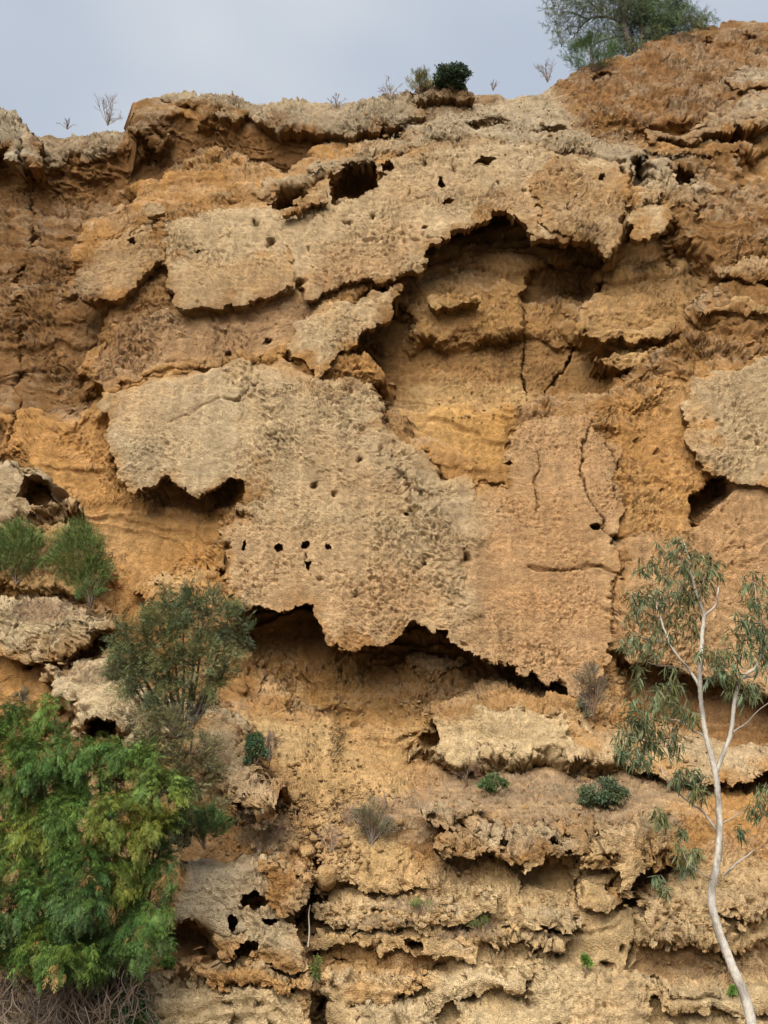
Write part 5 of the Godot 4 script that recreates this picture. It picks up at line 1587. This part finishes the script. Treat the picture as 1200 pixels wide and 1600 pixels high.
func loose_things() -> void:
	var forms := []
	for k in 5: forms.append(stone_mesh(700 + k))
	var big := {0: "largest loose ochre stone, wedged at the top of the gully", 1: "loose stone above the wedged one in the gully"}
	var n := 0
	for q in [[508, 1372, 20, 24], [480, 1332, 16, 12], [462, 1322, 9, 7], [490, 1312, 10, 8], [478, 1302, 7, 6], [500, 1322, 8, 6], [515, 1310, 9, 7], [450, 1300, 7, 5], [530, 1300, 6, 5], [470, 1275, 6, 5], [495, 1288, 7, 5], [520, 1282, 5, 4], [540, 1318, 7, 6], [455, 1262, 6, 5], [510, 1262, 5, 4], [560, 1330, 6, 5], [545, 1275, 5, 4], [436, 1290, 6, 5], [495, 1450, 14, 13], [606, 1262, 7, 5], [625, 1285, 8, 6], [640, 1255, 6, 5], [905, 1262, 7, 5], [1040, 1270, 8, 6], [820, 1262, 6, 5], [462, 1245, 12, 12], [475, 1238, 8, 6]]:
		var p := seat(q[0], q[1])
		var m := scale_at(p)
		var label: String = big.get(n, "small loose ochre stone lying in the rubble of the gully")
		if n == 18: label = "rounded pale stone stuck halfway down the dark gully"
		elif n > 18 and n < 25: label = "small loose stone lying among the dry grass slope"
		elif n >= 25: label = "loose block fallen beside the pale rib"
		var o := mesh_node("loose_stone", forms[n % 5], rock_mat, self)
		tag(o, label, "stone", "loose stones in the gully" if n < 19 else ("loose stones on the grassy slope" if n < 25 else "loose blocks by the rib"))
		o.position = p + Vector3(0, 0, 0.05)
		o.rotation = Vector3(rng.randf() * 6, rng.randf() * 6, rng.randf() * 6)
		o.scale = Vector3(q[0 + 2], (q[2] + q[3]) * 0.5, q[3]) * 2.0 * m
		n += 1
	# rubble too small and too many to tell apart
	var heap := base("rubble", Vector3.ZERO, "small crumbled sandstone rubble on the slopes and ledges", "rubble")
	heap.set_meta("kind", "stuff")
	var mm := []
	for k in 5: mm.append([])
	for q in [[480, 1290, 60, 40, 220], [520, 1340, 50, 40, 120], [560, 1250, 90, 30, 150], [820, 1240, 180, 40, 160], [500, 1210, 90, 50, 120], [620, 1430, 120, 40, 90], [760, 1400, 200, 80, 90], [380, 1320, 80, 20, 60], [250, 930, 90, 30, 60], [560, 1120, 150, 40, 90], [800, 200, 260, 50, 260], [740, 640, 90, 30, 40], [1100, 1450, 100, 90, 60], [1000, 1200, 150, 40, 60]]:
		for k in q[4]:
			var v := in_ball()
			var e := seat(q[0] + v.x * q[2], q[1] + v.y * q[3])
			var sz := rng.randf_range(0.04, 0.13) * (1.0 + (rng.randf() if rng.randf() > 0.85 else 0.0))
			mm[rng.randi() % 5].append(Transform3D(Basis.from_euler(in_ball() * 3.0).scaled(Vector3(sz, sz * 0.8, sz)), e))
	for k in 5:
		var m2 := MultiMesh.new()
		m2.transform_format = MultiMesh.TRANSFORM_3D
		m2.mesh = forms[k]
		m2.instance_count = mm[k].size()
		for z in mm[k].size(): m2.set_instance_transform(z, mm[k][z])
		var mi := MultiMeshInstance3D.new()
		mi.name = "rubble_stones"
		mi.multimesh = m2
		mi.material_override = rock_mat
		heap.add_child(mi, true)
		mi.set_meta("kind", "stuff")
	# a thin pale stick standing in the gully, and dead twigs beside it
	var p := seat(482, 1480)
	var st := new_st()
	var m := scale_at(p)
	tube(st, smooth_line(PackedVector3Array([Vector3(0, 0, 0.1), Vector3(0.02, 24 * m, 0.05), Vector3(-0.01, 48 * m, 0.0), Vector3(0.02, 62 * m, -0.05)]), 4), PackedFloat32Array([0.022, 0.022, 0.021, 0.021, 0.020, 0.019, 0.019, 0.018, 0.017, 0.016, 0.015, 0.013, 0.01]), Color(0.36, 0.32, 0.28), 5)
	var o := mesh_node("dead_stick", st.commit(), twig_mat, self)
	o.position = p + Vector3(0, 0, 0.1)
	tag(o, "thin bleached stick standing in the dark gully", "stick")
	for q in [[515, 1335, 46, 60, "dead branching twigs leaning over the gully stones"], [545, 1290, 40, 40, "dead twigs between the gully and the round grey shrub"], [608, 1270, 40, 34, "dead twigs right of the round grey shrub"], [430, 1312, 60, 34, "dead purple-brown twigs on top of the pale outcrop"]]:
		shrub("dead_twigs", q[0], q[1], q[2], q[3], "wisp", Color(0.2, 0.15, 0.12), 0, 1.0, q[4], "dead twigs about the gully", {"bare": true, "stems": 9, "twigs": 5, "r": 0.014, "wood": Color(0.26, 0.19, 0.155), "category": "dead twigs"})

func dry_grass() -> void:
	var b := base("dry_grass", Vector3.ZERO, "short dry purple-brown grass on the ledges and slopes", "grass")
	b.set_meta("kind", "stuff")
	var spots := []
	for q in [[820, 1235, 130, 26, 900], [700, 1250, 90, 24, 300], [960, 1240, 90, 26, 400], [1010, 1290, 60, 16, 150], [900, 1275, 120, 14, 260], [70, 955, 70, 22, 420], [140, 1052, 46, 16, 220], [30, 1100, 30, 14, 40], [420, 1308, 55, 26, 380], [390, 1280, 30, 16, 90], [620, 1265, 60, 20, 150], [650, 1300, 40, 20, 100], [640, 1415, 50, 14, 120], [600, 1440, 60, 10, 80], [730, 1460, 60, 8, 90], [760, 195, 110, 30, 260], [930, 225, 90, 24, 240], [1050, 245, 60, 14, 120], [830, 170, 70, 16, 160], [590, 195, 70, 20, 120], [540, 245, 60, 14, 120], [640, 225, 60, 14, 120], [290, 150, 60, 6, 60], [430, 165, 60, 5, 60], [960, 1150, 60, 8, 60], [330, 1105, 60, 10, 60], [330, 300, 50, 10, 60]]:
		for k in q[4]:
			var v := in_ball()
			var p := seat(q[0] + v.x * q[2], q[1] + v.y * q[3])
			var c := Color(0.33, 0.225, 0.155).lerp(Color(0.36, 0.29, 0.18), rng.randf())
			if q[1] < 320: c = Color(0.38, 0.32, 0.22)
			spots.append([p + Vector3(0, -0.02, 0.02), rng.randf_range(0.55, 1.15) * (0.9 if q[1] > 320 else 0.7), rng.randf() * TAU, (Vector3(0, 1, 0.35) + in_ball() * 0.4).normalized(), vary(c, 0.2)])
	foliage("straw", spots, b, "grass_tufts", straw_mat)
